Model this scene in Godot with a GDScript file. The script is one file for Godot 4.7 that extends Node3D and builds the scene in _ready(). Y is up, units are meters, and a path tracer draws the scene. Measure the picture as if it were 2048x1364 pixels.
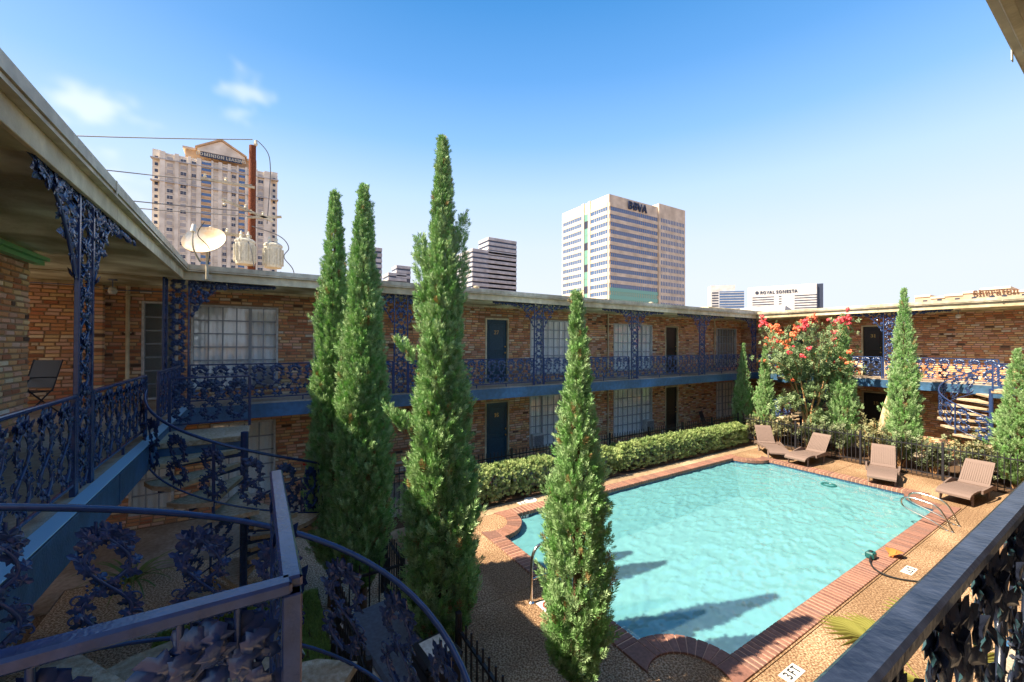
extends Node3D
# world: x runs along the long wing (to the right), d = -z runs from the camera towards the long wing, y up, metres

class MB:
	var v := PackedVector3Array()
	var n := PackedVector3Array()
	var c := PackedColorArray()
	var col := Color.WHITE
	func tri(a: Vector3, b: Vector3, e: Vector3) -> void:
		var q := (b - a).cross(e - a).normalized()
		tri_n(a, b, e, q, q, q)
	func tri_n(a: Vector3, b: Vector3, e: Vector3, na: Vector3, nb: Vector3, ne: Vector3) -> void:
		v.append(a); v.append(e); v.append(b)
		n.append(na); n.append(ne); n.append(nb)
		c.append(col); c.append(col); c.append(col)
	func quad(a: Vector3, b: Vector3, e: Vector3, f: Vector3) -> void:
		tri(a, b, e); tri(a, e, f)
	func hexa(p: Array) -> void: # 0-3 bottom ccw seen from above, 4-7 top
		quad(p[3], p[2], p[1], p[0]); quad(p[4], p[5], p[6], p[7])
		for i in 4:
			var j := (i + 1) % 4
			quad(p[i], p[j], p[j + 4], p[i + 4])
	func box(o: Vector3, s: Vector3, B := Basis.IDENTITY) -> void:
		var h := s * 0.5
		var p := []
		for y in [-1, 1]:
			for q in [[-1, 1], [1, 1], [1, -1], [-1, -1]]:
				p.append(o + B * Vector3(q[0] * h.x, y * h.y, q[1] * h.z))
		hexa(p)
	func b2(a: Vector3, b: Vector3) -> void:
		box((a + b) * 0.5, (b - a).abs())
	func bevel(o: Vector3, s: Vector3, r: float, B := Basis.IDENTITY) -> void: # box with chamfered edges
		var h := s * 0.5
		var ax := [Vector3.RIGHT, Vector3.UP, Vector3.BACK]
		var f := func(i: int, sg: float, a: float, b: float) -> Vector3:
			var j := (i + 1) % 3
			var k := (i + 2) % 3
			return o + B * (ax[i] * sg * h[i] + ax[j] * a * (h[j] - r) + ax[k] * b * (h[k] - r))
		for i in 3:
			quad(f.call(i, 1.0, -1.0, -1.0), f.call(i, 1.0, 1.0, -1.0), f.call(i, 1.0, 1.0, 1.0), f.call(i, 1.0, -1.0, 1.0))
			quad(f.call(i, -1.0, -1.0, 1.0), f.call(i, -1.0, 1.0, 1.0), f.call(i, -1.0, 1.0, -1.0), f.call(i, -1.0, -1.0, -1.0))
		for i in 3:
			var j := (i + 1) % 3
			for si in [-1.0, 1.0]:
				for sj in [-1.0, 1.0]:
					var a0: Vector3 = f.call(i, si, sj, -1.0)
					var a1: Vector3 = f.call(i, si, sj, 1.0)
					var b0: Vector3 = f.call(j, sj, -1.0, si)
					var b1: Vector3 = f.call(j, sj, 1.0, si)
					if si * sj > 0: quad(a0, b0, b1, a1)
					else: quad(a1, b1, b0, a0)
	func tube(p: PackedVector3Array, r0: float, r1: float, sides := 6, caps := true) -> void:
		var m := p.size()
		var rings := []
		var nr := []
		var up := Vector3.UP
		var t0 := (p[1] - p[0]).normalized()
		if absf(t0.dot(up)) > 0.9: up = Vector3.RIGHT
		var x := up.cross(t0).normalized()
		for i in m:
			var t := (p[mini(i + 1, m - 1)] - p[maxi(i - 1, 0)]).normalized()
			x = (x - t * x.dot(t)).normalized()
			var y := t.cross(x)
			var r := lerpf(r0, r1, float(i) / (m - 1))
			var ring := PackedVector3Array()
			var rn := PackedVector3Array()
			for k in sides:
				var a := TAU * k / sides
				var q := x * cos(a) + y * sin(a)
				ring.append(p[i] + q * r); rn.append(q)
			rings.append(ring); nr.append(rn)
		for i in m - 1:
			for k in sides:
				var l := (k + 1) % sides
				tri_n(rings[i][k], rings[i][l], rings[i + 1][l], nr[i][k], nr[i][l], nr[i + 1][l])
				tri_n(rings[i][k], rings[i + 1][l], rings[i + 1][k], nr[i][k], nr[i + 1][l], nr[i + 1][k])
		if caps:
			for k in sides:
				var l := (k + 1) % sides
				tri(p[0], rings[0][l], rings[0][k]); tri(p[m - 1], rings[m - 1][k], rings[m - 1][l])
	func lathe(o: Vector3, prof: Array, sides := 16, sx := 1.0, sz := 1.0) -> void: # prof: [radius, height] from bottom to top
		for i in prof.size() - 1:
			for k in sides:
				var a := TAU * k / sides
				var b := TAU * (k + 1) / sides
				var p := []
				for q in [[a, i], [b, i], [b, i + 1], [a, i + 1]]:
					p.append(o + Vector3(sin(q[0]) * prof[q[1]][0] * sx, prof[q[1]][1], cos(q[0]) * prof[q[1]][0] * sz))
				if prof[i][0] > 0.0005: tri(p[0], p[1], p[2])
				if prof[i + 1][0] > 0.0005: tri(p[0], p[2], p[3])
	func prism(pg: PackedVector2Array, z0: float, z1: float, T := Transform3D.IDENTITY) -> void: # polygon in xy, extruded along z
		var q := pg
		if Geometry2D.is_polygon_clockwise(q):
			q = q.duplicate(); q.reverse()
		var ix := Geometry2D.triangulate_polygon(q)
		for i in range(0, ix.size(), 3):
			var a := q[ix[i]]
			var b := q[ix[i + 1]]
			var e := q[ix[i + 2]]
			if (b - a).cross(e - a) < 0:
				var w := b
				b = e; e = w
			tri(T * Vector3(a.x, a.y, z1), T * Vector3(b.x, b.y, z1), T * Vector3(e.x, e.y, z1))
			tri(T * Vector3(a.x, a.y, z0), T * Vector3(e.x, e.y, z0), T * Vector3(b.x, b.y, z0))
		for i in q.size():
			var a := q[i]
			var b := q[(i + 1) % q.size()]
			quad(T * Vector3(a.x, a.y, z0), T * Vector3(b.x, b.y, z0), T * Vector3(b.x, b.y, z1), T * Vector3(a.x, a.y, z1))
	func add(o: MB, T: Transform3D) -> void:
		for i in o.v.size():
			v.append(T * o.v[i]); n.append((T.basis * o.n[i]).normalized()); c.append(o.c[i])
	func mesh() -> ArrayMesh:
		var a := []
		a.resize(Mesh.ARRAY_MAX)
		a[Mesh.ARRAY_VERTEX] = v; a[Mesh.ARRAY_NORMAL] = n; a[Mesh.ARRAY_COLOR] = c
		var m := ArrayMesh.new()
		m.add_surface_from_arrays(Mesh.PRIMITIVE_TRIANGLES, a)
		return m

var M := {}
var used := {}
var rng := RandomNumberGenerator.new()

func W(x: float, y: float, d: float) -> Vector3: return Vector3(x, y, -d)
func lin(r: int, g: int, b: int) -> Color: return Color8(r, g, b).srgb_to_linear()
func numbered(s: String) -> String:
	if not used.has(s):
		used[s] = 0
		return s
	used[s] += 1
	return "%s_%03d" % [s, used[s]]
func tag(o: Node, label: String, category: String, group := "") -> void:
	o.set_meta("label", label); o.set_meta("category", category)
	if group: o.set_meta("group", group)
func thing(called: String, label: String, category: String, at := Vector3.ZERO, turn := 0.0, group := "") -> Node3D:
	var o := Node3D.new()
	o.name = numbered(called)
	add_child(o)
	o.position = at; o.rotation.y = turn
	tag(o, label, category, group)
	return o
func part(parent: Node, called: String, m: Mesh, mt: Material, T := Transform3D.IDENTITY) -> MeshInstance3D:
	var o := MeshInstance3D.new()
	o.name = called
	o.mesh = m
	o.material_override = mt
	o.transform = T
	parent.add_child(o, true)
	return o
func mbp(parent: Node, called: String, b: MB, mt: Material) -> MeshInstance3D: return part(parent, called, b.mesh(), mt)
func boxp(parent: Node, called: String, a: Vector3, b: Vector3, mt: Material, r := 0.0) -> MeshInstance3D:
	var m := MB.new()
	if r > 0: m.bevel((a + b) * 0.5, (b - a).abs(), r)
	else: m.b2(a, b)
	return mbp(parent, called, m, mt)
func struct(called: String, b: MB, mt: Material) -> MeshInstance3D:
	var o := part(self, numbered(called), b.mesh(), mt)
	o.set_meta("kind", "structure")
	return o
func stuff(o: Node) -> Node:
	o.set_meta("kind", "stuff")
	return o
func at(p: Vector3, turn := 0.0) -> Transform3D: return Transform3D(Basis(Vector3.UP, turn), p)
func pv(a: Array) -> PackedVector3Array: return PackedVector3Array(a)

# ---------- textures and materials
func tex(sd: int, freq: float, lo: Color, hi: Color, oct := 4, kind := FastNoiseLite.TYPE_SIMPLEX_SMOOTH, size := 512, gain := 1.0) -> ImageTexture:
	var f := FastNoiseLite.new()
	f.seed = sd; f.frequency = freq; f.noise_type = kind; f.fractal_octaves = oct
	f.fractal_type = FastNoiseLite.FRACTAL_FBM if oct > 1 else FastNoiseLite.FRACTAL_NONE
	if kind == FastNoiseLite.TYPE_CELLULAR: f.cellular_return_type = FastNoiseLite.RETURN_DISTANCE2_SUB
	var im := f.get_seamless_image(size, size)
	im.convert(Image.FORMAT_L8)
	var src := im.get_data()
	var lut := []
	for i in 256:
		var t := clampf((i / 255.0 - 0.5) * gain + 0.5, 0, 1)
		var k := lo.lerp(hi, t)
		lut.append([int(k.r * 255), int(k.g * 255), int(k.b * 255)])
	var out := PackedByteArray()
	out.resize(src.size() * 3)
	for i in src.size():
		var e: Array = lut[src[i]]
		out[i * 3] = e[0]; out[i * 3 + 1] = e[1]; out[i * 3 + 2] = e[2]
	var res := Image.create_from_data(size, size, false, Image.FORMAT_RGB8, out)
	return ImageTexture.create_from_image(res)
func nrm(sd: int, freq: float, oct: int, strength: float, kind := FastNoiseLite.TYPE_SIMPLEX_SMOOTH) -> ImageTexture:
	var f := FastNoiseLite.new()
	f.seed = sd; f.frequency = freq; f.noise_type = kind; f.fractal_octaves = oct
	if kind == FastNoiseLite.TYPE_CELLULAR: f.cellular_return_type = FastNoiseLite.RETURN_DISTANCE
	var im := f.get_seamless_image(512, 512)
	im.convert(Image.FORMAT_RGBA8)
	im.bump_map_to_normal_map(strength)
	return ImageTexture.create_from_image(im)
func mat(called: String, col: Color, rough := 0.8, metal := 0.0, t: Texture2D = null, sc := 1.0, nt: Texture2D = null, ns := 1.0) -> StandardMaterial3D:
	var m := StandardMaterial3D.new()
	m.albedo_color = col; m.roughness = rough; m.metallic = metal
	m.uv1_triplanar = true; m.uv1_world_triplanar = true; m.uv1_scale = Vector3.ONE * sc
	if t: m.albedo_texture = t
	if nt:
		m.normal_enabled = true; m.normal_texture = nt; m.normal_scale = ns
	m.resource_name = called
	M[called] = m
	return m
func vmat(called: String, rough := 0.8, t: Texture2D = null, sc := 1.0, nt: Texture2D = null, ns := 1.0) -> StandardMaterial3D:
	var m := mat(called, Color.WHITE, rough, 0.0, t, sc, nt, ns)
	m.vertex_color_use_as_albedo = true
	return m

func materials() -> void:
	var w := Color.WHITE
	var mott := tex(3, 0.02, Color(0.84, 0.83, 0.82), w, 5, 3, 512, 1.5)
	var fine := tex(9, 0.09, Color(0.80, 0.78, 0.76), w, 3, 3, 512, 1.6)
	var nfine := nrm(4, 0.08, 3, 6.0)
	var ncoarse := nrm(5, 0.03, 4, 8.0)
	var npeb := nrm(12, 0.06, 1, 10.0, FastNoiseLite.TYPE_CELLULAR)
	var peb := tex(21, 0.07, Color(1.0, 0.96, 0.9), Color(0.62, 0.53, 0.43), 2, FastNoiseLite.TYPE_SIMPLEX_SMOOTH, 512, 2.2)
	vmat("brick", 0.9, tex(10, 0.07, Color(0.86, 0.84, 0.82), w, 4, 3, 512, 2.0), 3.0, ncoarse, 0.8)
	mat("mortar", Color8(170, 142, 114), 0.95, 0, fine, 2.0, nfine, 0.6)
	mat("iron", Color8(48, 68, 112), 0.2, 0.0, mott, 2.0, nfine, 0.08)
	mat("rail_iron", Color8(126, 136, 162), 0.26, 0.0, mott, 3.0, nfine, 0.35)
	mat("dark_rail", Color8(46, 52, 68), 0.28, 0.0, tex(33, 0.012, Color8(150, 150, 160), w, 5, 3, 512, 1.8), 2.5, ncoarse, 0.14)
	mat("fence_iron", Color8(34, 34, 42), 0.5, 0.0, mott, 2.0)
	mat("blue_paint", Color8(72, 122, 172), 0.45, 0, mott, 0.8, nfine, 0.15)
	mat("cream", Color8(238, 226, 192), 0.6, 0, mott, 0.5, nfine, 0.1)
	mat("gutter", Color8(226, 218, 196), 0.5, 0, mott, 0.7)
	mat("soffit", Color8(230, 228, 202), 0.85, 0, tex(41, 0.006, Color8(170, 160, 140), w, 5, 3, 512, 1.6), 0.35, nfine, 0.15)
	mat("roofing", Color8(206, 200, 184), 0.9, 0, fine, 0.7)
	mat("concrete", Color8(200, 188, 172), 0.9, 0, mott, 1.2, nfine, 0.5)
	mat("tread", Color8(228, 212, 188), 0.9, 0, tex(51, 0.03, Color8(204, 190, 172), w, 5, 3, 512, 1.5), 1.6, nfine, 0.4)
	mat("gravel_path", Color8(226, 214, 196), 0.95, 0, peb, 0.8, npeb, 0.5)
	mat("aggregate", Color8(198, 175, 150), 0.95, 0, peb, 0.8, npeb, 0.5)
	mat("smooth_deck", Color8(196, 173, 141), 0.9, 0, mott, 0.9, nfine, 0.3)
	mat("ground", Color8(150, 132, 108), 0.95, 0, peb, 0.9, npeb, 0.5)
	mat("soil", Color8(96, 72, 50), 1.0, 0, fine, 1.5, ncoarse, 1.0)
	vmat("coping", 0.7, mott, 2.0, nfine, 0.3)
	vmat("leafy", 0.6)
	M.leafy.backlight_enabled = true
	M.leafy.backlight = Color(0.5, 0.5, 0.42)
	M.leafy.uv1_triplanar = false
	vmat("petal", 0.7)
	M.petal.backlight_enabled = true
	M.petal.backlight = Color(0.4, 0.3, 0.3)
	M.petal.uv1_triplanar = false
	mat("bark", Color8(112, 84, 62), 0.95, 0, fine, 4.0, ncoarse, 1.0)
	mat("myrtle_bark", Color8(196, 152, 104), 0.8, 0, fine, 4.0, nfine, 0.5)
	mat("door_paint", Color8(36, 74, 94), 0.4, 0, mott, 1.5)
	mat("dark_door", Color8(34, 30, 30), 0.4, 0, mott, 1.5)
	mat("muntin", Color8(140, 146, 154), 0.5)
	mat("window_frame", Color8(196, 198, 198), 0.5, 0, mott, 1.5)
	mat("curtain", Color8(246, 246, 243), 0.9)
	mat("room_wall", Color8(206, 198, 182), 0.9)
	mat("brass", Color8(214, 180, 110), 0.35, 0.9)
	mat("steel", Color8(200, 196, 186), 0.22, 1.0)
	mat("wicker", Color8(132, 112, 104), 0.75, 0, fine, 6.0, nfine, 1.0)
	mat("canvas", Color8(220, 196, 158), 0.95, 0, fine, 3.0)
	mat("plastic_dark", Color8(36, 38, 46), 0.45)
	mat("plastic_grey", Color8(96, 104, 118), 0.6, 0, mott, 2.0)
	mat("white_plastic", Color8(226, 224, 218), 0.5, 0, mott, 2.0)
	mat("ink", Color8(26, 26, 28), 0.7)
	mat("teal_plastic", Color8(20, 84, 84), 0.45)
	mat("rubber", Color8(24, 24, 24), 0.7)
	mat("dry_leaf", Color8(206, 128, 56), 0.8, 0, fine, 8.0)
	mat("pool_plaster", Color8(140, 180, 186), 0.7, 0, mott, 0.6)
	mat("pool_tile", Color8(52, 82, 110), 0.25, 0, mott, 4.0)
	mat("pole_wood", Color8(150, 82, 50), 0.95, 0, tex(61, 0.05, Color8(120, 110, 100), w, 4, 3, 512, 1.8), 1.0, ncoarse, 0.7)
	mat("enamel", Color8(226, 220, 200), 0.4, 0, mott, 1.0)
	mat("cable", Color8(110, 108, 108), 0.6)
	mat("tower_cream", Color8(250, 240, 224), 0.85, 0, mott, 0.02)
	mat("tower_stone", Color8(232, 214, 192), 0.85, 0, mott, 0.02)
	mat("tower_tan", Color8(226, 190, 150), 0.8, 0, mott, 0.03)
	mat("tower_band", Color8(196, 194, 198), 0.7, 0, mott, 0.02)
	mat("tower_white", Color8(204, 202, 204), 0.8, 0, mott, 0.02)
	mat("hotel_paint", Color8(196, 172, 146), 0.85, 0, mott, 0.03)
	mat("tower_glass", Color8(92, 116, 152), 0.08, 0.35)
	mat("tower_green", Color8(120, 168, 152), 0.1, 0.3)
	mat("tower_dark", Color8(60, 66, 84), 0.15, 0.3)
	mat("tower_shutter", Color8(186, 180, 176), 0.7)
	var stain := tex(81, 0.008, Color(0.80, 0.77, 0.73), w, 5, 3, 512, 2.2)
	for nm in ["aggregate", "concrete", "smooth_deck", "roofing", "tread", "cream", "gutter", "blue_paint"]: # broad weathering over the fine grain
		var sm: StandardMaterial3D = M[nm]
		sm.detail_enabled = true
		sm.detail_albedo = stain
		sm.detail_blend_mode = BaseMaterial3D.BLEND_MODE_MUL
		sm.detail_uv_layer = BaseMaterial3D.DETAIL_UV_2
		sm.uv2_triplanar = true
		sm.uv2_world_triplanar = true
		sm.uv2_scale = Vector3.ONE * 0.17
	var g := mat("glass", Color(0.75, 0.85, 0.9, 0.07), 0.03)
	g.transparency = BaseMaterial3D.TRANSPARENCY_ALPHA
	var q := mat("water", Color8(107, 171, 178, 160), 0.03, 0, null, 1.0)
	q.transparency = BaseMaterial3D.TRANSPARENCY_ALPHA

func set_air() -> void:
	var cam := Camera3D.new()
	cam.name = "camera"
	add_child(cam)
	cam.fov = 79.84
	cam.near = 0.03
	cam.far = 4000.0
	cam.position = Vector3(0, 4.0, 0)
	cam.rotation_degrees = Vector3(0.42, -32.0, 0.2)
	cam.current = true
	var e := Environment.new()
	e.background_mode = Environment.BG_SKY
	e.tonemap_mode = Environment.TONE_MAPPER_LINEAR
	e.tonemap_exposure = 7.4
	var s := PanoramaSkyMaterial.new()
	s.panorama = sky_picture()
	var sky := Sky.new()
	sky.sky_material = s
	e.sky = sky
	e.sdfgi_enabled = true; e.ssao_enabled = true; e.ssil_enabled = true
	var we := WorldEnvironment.new()
	we.name = "world_environment"
	we.environment = e
	add_child(we)
	var sun := DirectionalLight3D.new()
	sun.name = "sun"
	sun.light_energy = 0.6
	sun.light_color = Color(1.0, 0.94, 0.84)
	sun.light_angular_distance = 0.5
	sun.shadow_enabled = true
	add_child(sun)
	var to := sun_dir()
	sun.look_at_from_position(to * 50.0, Vector3.ZERO)
func sun_dir() -> Vector3:
	var el := deg_to_rad(50.0)
	var ph := deg_to_rad(12.0)
	return Vector3(-cos(ph) * cos(el), sin(el), -sin(ph) * cos(el))
func sky_picture() -> ImageTexture: # clear air from pale horizon to deep blue, a haze glow round the sun, thin wisps of cloud
	var w := 1024
	var h := 512
	var tab := [[-90, 150, 146, 138], [-2, 206, 208, 210], [0, 210, 217, 229], [8, 207, 216, 231], [13, 199, 213, 234], [19.5, 176, 204, 240], [26, 131, 179, 233], [33, 96, 155, 217], [40, 71, 137, 202], [55, 55, 114, 182], [90, 46, 102, 172]]
	var rows := []
	for y in h:
		var el := 90.0 - (y + 0.5) / h * 180.0
		for i in tab.size() - 1:
			if el >= tab[i][0] and el <= tab[i + 1][0]:
				var t: float = (el - tab[i][0]) / (tab[i + 1][0] - tab[i][0])
				rows.append(Color8(tab[i][1], tab[i][2], tab[i][3]).srgb_to_linear().lerp(Color8(tab[i + 1][1], tab[i + 1][2], tab[i + 1][3]).srgb_to_linear(), t))
				break
	var f := FastNoiseLite.new()
	f.seed = 7; f.frequency = 0.035; f.fractal_octaves = 5
	# wisps: azimuth (degrees right of -z), elevation, half width, half height, strength
	var list := [[-1.5, 27.0, 3.2, 2.6, 0.42], [-14.0, 22.0, 5.0, 2.0, 0.45], [-20.0, 15.0, 10.0, 5.5, 0.5], [-95.0, 24.0, 14.0, 5.0, 0.5], [120.0, 20.0, 12.0, 4.0, 0.5], [190.0, 30.0, 16.0, 5.0, 0.5]]
	var sd := sun_dir()
	var out := PackedFloat32Array()
	out.resize(w * h * 3)
	for y in h:
		var el := 90.0 - (y + 0.5) / h * 180.0
		var base: Color = rows[y]
		var ce := cos(deg_to_rad(el))
		var se := sin(deg_to_rad(el))
		for x in w:
			var az := (x + 0.5) / w * 360.0
			var c := base
			if el > 0.0:
				var ar := deg_to_rad(az)
				var dt := sin(ar) * ce * sd.x + se * sd.y - cos(ar) * ce * sd.z
				var g := pow(maxf(0.0, dt), 7.0) * 0.75
				c = c.lerp(Color(1.25, 1.2, 1.1), g)
				for q in list:
					var da: float = wrapf(az - q[0], -180.0, 180.0) / q[2]
					var de: float = (el - q[1]) / q[3]
					var k := da * da + de * de
					if k < 2.6:
						k = 1.0 - sqrt(k) + 0.9 * f.get_noise_2d(wrapf(az - q[0], -180.0, 180.0) * 6.2 + q[2] * 31.0, el * 11.4)
						c = c.lerp(Color(0.92, 0.93, 0.95), smoothstep(0.0, 1.1, k) * q[4])
			var i := (y * w + x) * 3
			out[i] = c.r * SKY; out[i + 1] = c.g * SKY; out[i + 2] = c.b * SKY
	return ImageTexture.create_from_image(Image.create_from_data(w, h, false, Image.FORMAT_RGBF, out.to_byte_array()))
const SKY := 0.19 # the table above is as the camera shows it at this exposure

# ---------- cast iron
func leaf(b: MB, p: Vector3, ang: float, s: float, tilt: float, hi: bool) -> void:
	var o := [[-0.1, 0.0], [0.22, 0.42], [0.6, 0.27]]
	if hi: o = [[-0.1, 0.0], [0.06, 0.34], [0.22, 0.24], [0.42, 0.52], [0.55, 0.24], [0.78, 0.26]]
	var B := Basis(Vector3.BACK, ang) * Basis(Vector3.RIGHT, tilt) * Basis(Vector3.UP, -tilt * 0.7)
	var ring := []
	for q in o: ring.append(p + B * Vector3(q[0] * s, -q[1] * s, 0))
	ring.append(p + B * Vector3(s, 0, 0.12 * s))
	for i in range(o.size() - 1, 0, -1): ring.append(p + B * Vector3(o[i][0] * s, o[i][1] * s, 0))
	var f := p + B * Vector3(0.36 * s, 0, 0.16 * s)
	var k := p + B * Vector3(0.36 * s, 0, -0.1 * s)
	var nz := B * Vector3.BACK
	for i in ring.size():
		var j := (i + 1) % ring.size()
		var ra: Vector3 = ((ring[i] - f).normalized() * 0.55 + nz * 0.8).normalized()
		var rb: Vector3 = ((ring[j] - f).normalized() * 0.55 + nz * 0.8).normalized()
		b.tri_n(f, ring[i], ring[j], nz, ra, rb); b.tri(k, ring[j], ring[i])
func curl(b: MB, p: Vector3, ang: float, s: float, sgn: float, r: float, sides: int) -> void:
	var pts := PackedVector3Array()
	for i in 9:
		var t := i / 8.0
		var a := ang + sgn * t * 4.2
		p += Vector3(cos(a), sin(a), 0) * s * (1.25 - t)
		pts.append(p)
	b.tube(pts, r, r * 0.6, sides, false)
func vine(w: float, h: float, sd: int, hi: bool, top := true) -> MB:
	var r := RandomNumberGenerator.new()
	r.seed = sd
	var b := MB.new()
	var sides := 7 if hi else 4
	var ls := w * (0.19 if hi else 0.25)
	var np := 26 if hi else 14
	for s in [-1.0, 1.0]:
		var pts := PackedVector3Array()
		for i in np + 1:
			var t := float(i) / np
			pts.append(Vector3(s * w * 0.33 * sin(t * TAU) * (1.0 - 0.12 * t), h * (0.07 + 0.8 * t), s * 0.007 * cos(t * TAU)))
		b.tube(pts, w * 0.04, w * 0.028, sides, true)
		var nl := 24 if hi else 11
		for i in nl:
			var t := (i + 0.6) / nl
			var x: float = s * w * 0.33 * sin(t * TAU)
			var p := Vector3(x, h * (0.07 + 0.8 * t), r.randf_range(-0.012, 0.012))
			var away := 0.0 if x > 0 else PI
			if i % 3 == 1: away += PI
			leaf(b, p, away + r.randf_range(-0.9, 0.9), ls * r.randf_range(0.8, 1.2), r.randf_range(-0.4, 0.4), hi)
		for t in [0.16, 0.36, 0.66, 0.86]:
			curl(b, Vector3(s * w * 0.33 * sin(t * TAU), h * (0.07 + 0.8 * t), 0), PI * 0.5 - s * 0.6, w * 0.055, -s if t < 0.5 else s, w * 0.02, sides)
	var nt := 15 if hi else 11
	if top:
		for i in nt:
			var a := PI * (0.06 + 0.88 * i / (nt - 1.0))
			var q := Vector3(cos(a) * w * 0.24, h * 0.83 + sin(a) * h * 0.07, r.randf_range(-0.014, 0.014))
			leaf(b, q, a + r.randf_range(-0.5, 0.5), ls * r.randf_range(1.0, 1.3), r.randf_range(-0.35, 0.35), hi)
			if hi: leaf(b, q + Vector3(-cos(a) * w * 0.1, -0.02, r.randf_range(-0.02, 0.02)), a + r.randf_range(-1.0, 1.0), ls * r.randf_range(0.8, 1.1), r.randf_range(-0.45, 0.45), hi)
	for i in 4:
		leaf(b, Vector3((i - 1.5) * w * 0.12, h * 0.1, 0), -PI * 0.5 + (i - 1.5) * 0.7, ls * 0.9, 0.3, hi)
	for x in [-0.16, 0.16]:
		if top: b.tube(pv([Vector3(x * w, h * 0.85, 0), Vector3(x * w, h * 1.005, 0)]), w * 0.024, w * 0.024, sides, false)
		b.tube(pv([Vector3(x * w, -0.005, 0), Vector3(x * w, h * 0.16, 0)]), w * 0.024, w * 0.024, sides, false)
	if hi:
		for i in 22: # bunches of small fruit
			var cx := (-0.2 if i % 2 else 0.2) * w
			b.lathe(Vector3(cx + r.randf_range(-0.03, 0.03), h * 0.47 + r.randf_range(-0.05, 0.05), r.randf_range(-0.01, 0.014)), [[0.0, -0.008], [0.008, 0.0], [0.0, 0.008]], 5)
	return b
var panel_lo: ArrayMesh
var panel_hi: ArrayMesh
var lace_lo: ArrayMesh
var lace_hi: ArrayMesh
var brk_lo: ArrayMesh
var brk_hi: ArrayMesh
var brk_short: ArrayMesh
const PW := 0.30
const PH := 0.69
func lace(hi: bool) -> ArrayMesh: # tall column panel, 0.30 wide, 2.46 high, motif after motif
	var b := MB.new()
	for i in 6:
		b.add(vine(0.27, 0.47, 100 + i % 2, hi), Transform3D(Basis.IDENTITY, Vector3(0, i * 0.411, 0)))
	return b.mesh()
func bracket(hi: bool, fringe := true) -> ArrayMesh: # hangs from y = 0, column at x = 0, arm along +x
	var b := MB.new()
	var r := RandomNumberGenerator.new()
	r.seed = 77
	var low := func(x: float) -> float: return -0.06 - 0.72 * pow(maxf(0.0, 1.0 - x / 0.78), 2.3)
	var pts := PackedVector3Array()
	for i in 15:
		var x := 0.02 + 0.75 * i / 14.0
		pts.append(Vector3(x, low.call(x) + 0.03, 0))
	b.tube(pts, 0.014, 0.01, 7 if hi else 4)
	for i in (150 if hi else 75):
		var x: float = 0.02 + 0.76 * pow(r.randf(), 1.5)
		var y: float = r.randf() * low.call(x)
		leaf(b, Vector3(x, y, r.randf_range(-0.016, 0.016)), r.randf_range(0, TAU), r.randf_range(0.055, 0.095), r.randf_range(-0.4, 0.4), hi)
	for i in 8:
		var x := 0.05 + 0.08 * i
		curl(b, Vector3(x, low.call(x) * 0.7, 0), r.randf_range(0, TAU), 0.02, -1.0 if i % 2 else 1.0, 0.009, 5)
	for i in ((34 if hi else 22) if fringe else 0): # leaf fringe running on under the fascia
		var t := i / (33.0 if hi else 21.0)
		var x := 0.7 + 0.75 * t
		leaf(b, Vector3(x, -0.01, r.randf_range(-0.012, 0.012)), -PI * 0.5 + r.randf_range(-0.7, 0.4), lerpf(0.11, 0.07, t) * r.randf_range(0.8, 1.2), r.randf_range(-0.35, 0.35), hi)
	b.b2(Vector3(0.0, -0.012, -0.008), Vector3(1.46 if fringe else 0.75, 0.0, 0.008))
	return b.mesh()
func ironwork() -> void:
	panel_lo = vine(PW, PH, 5, false).mesh()
	panel_hi = vine(PW, PH, 5, true).mesh()
	lace_lo = lace(false); lace_hi = lace(true)
	brk_lo = bracket(false); brk_hi = bracket(true); brk_short = bracket(true, false)
func rail_parts(t: Node3D, L: float, y0: float, mt: Material, hi: bool, rw := 0.04, x0 := 0.0, posts := true) -> void:
	# along local x from x0 to x0 + L, height 0.83 above y0
	boxp(t, "top_rail", Vector3(x0, y0 + 0.80, -rw * 0.5), Vector3(x0 + L, y0 + 0.83, rw * 0.5), mt, 0.006)
	boxp(t, "bottom_rail", Vector3(x0, y0 + 0.085, -0.013), Vector3(x0 + L, y0 + 0.11, 0.013), mt, 0.004)
	var k := maxi(1, roundi(L / 0.335))
	for i in k:
		var T := Transform3D(Basis.IDENTITY, Vector3(x0 + (i + 0.5) * L / k, y0 + 0.11, 0))
		part(t, "cast_panel", panel_hi if hi else panel_lo, mt, T)
	if posts:
		for e in [0.0, L]:
			boxp(t, "post", Vector3(x0 + e - 0.02, y0, -0.019), Vector3(x0 + e + 0.02, y0 + 0.80, 0.019), mt, 0.003)
	var feet := int(L / 1.3)
	for i in feet:
		var x := x0 + (i + 1) * L / (feet + 1)
		boxp(t, "foot", Vector3(x - 0.012, y0, -0.012), Vector3(x + 0.012, y0 + 0.086, 0.012), mt)
func railing(label: String, a: Vector3, b: Vector3, mt: Material, hi: bool, rw := 0.04) -> void:
	var v := b - a
	var t := thing("balcony_railing", label, "railing", a, atan2(-v.z, v.x), "cast iron railings of the upper walkway")
	rail_parts(t, v.length(), 0.0, mt, hi, rw)
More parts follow.
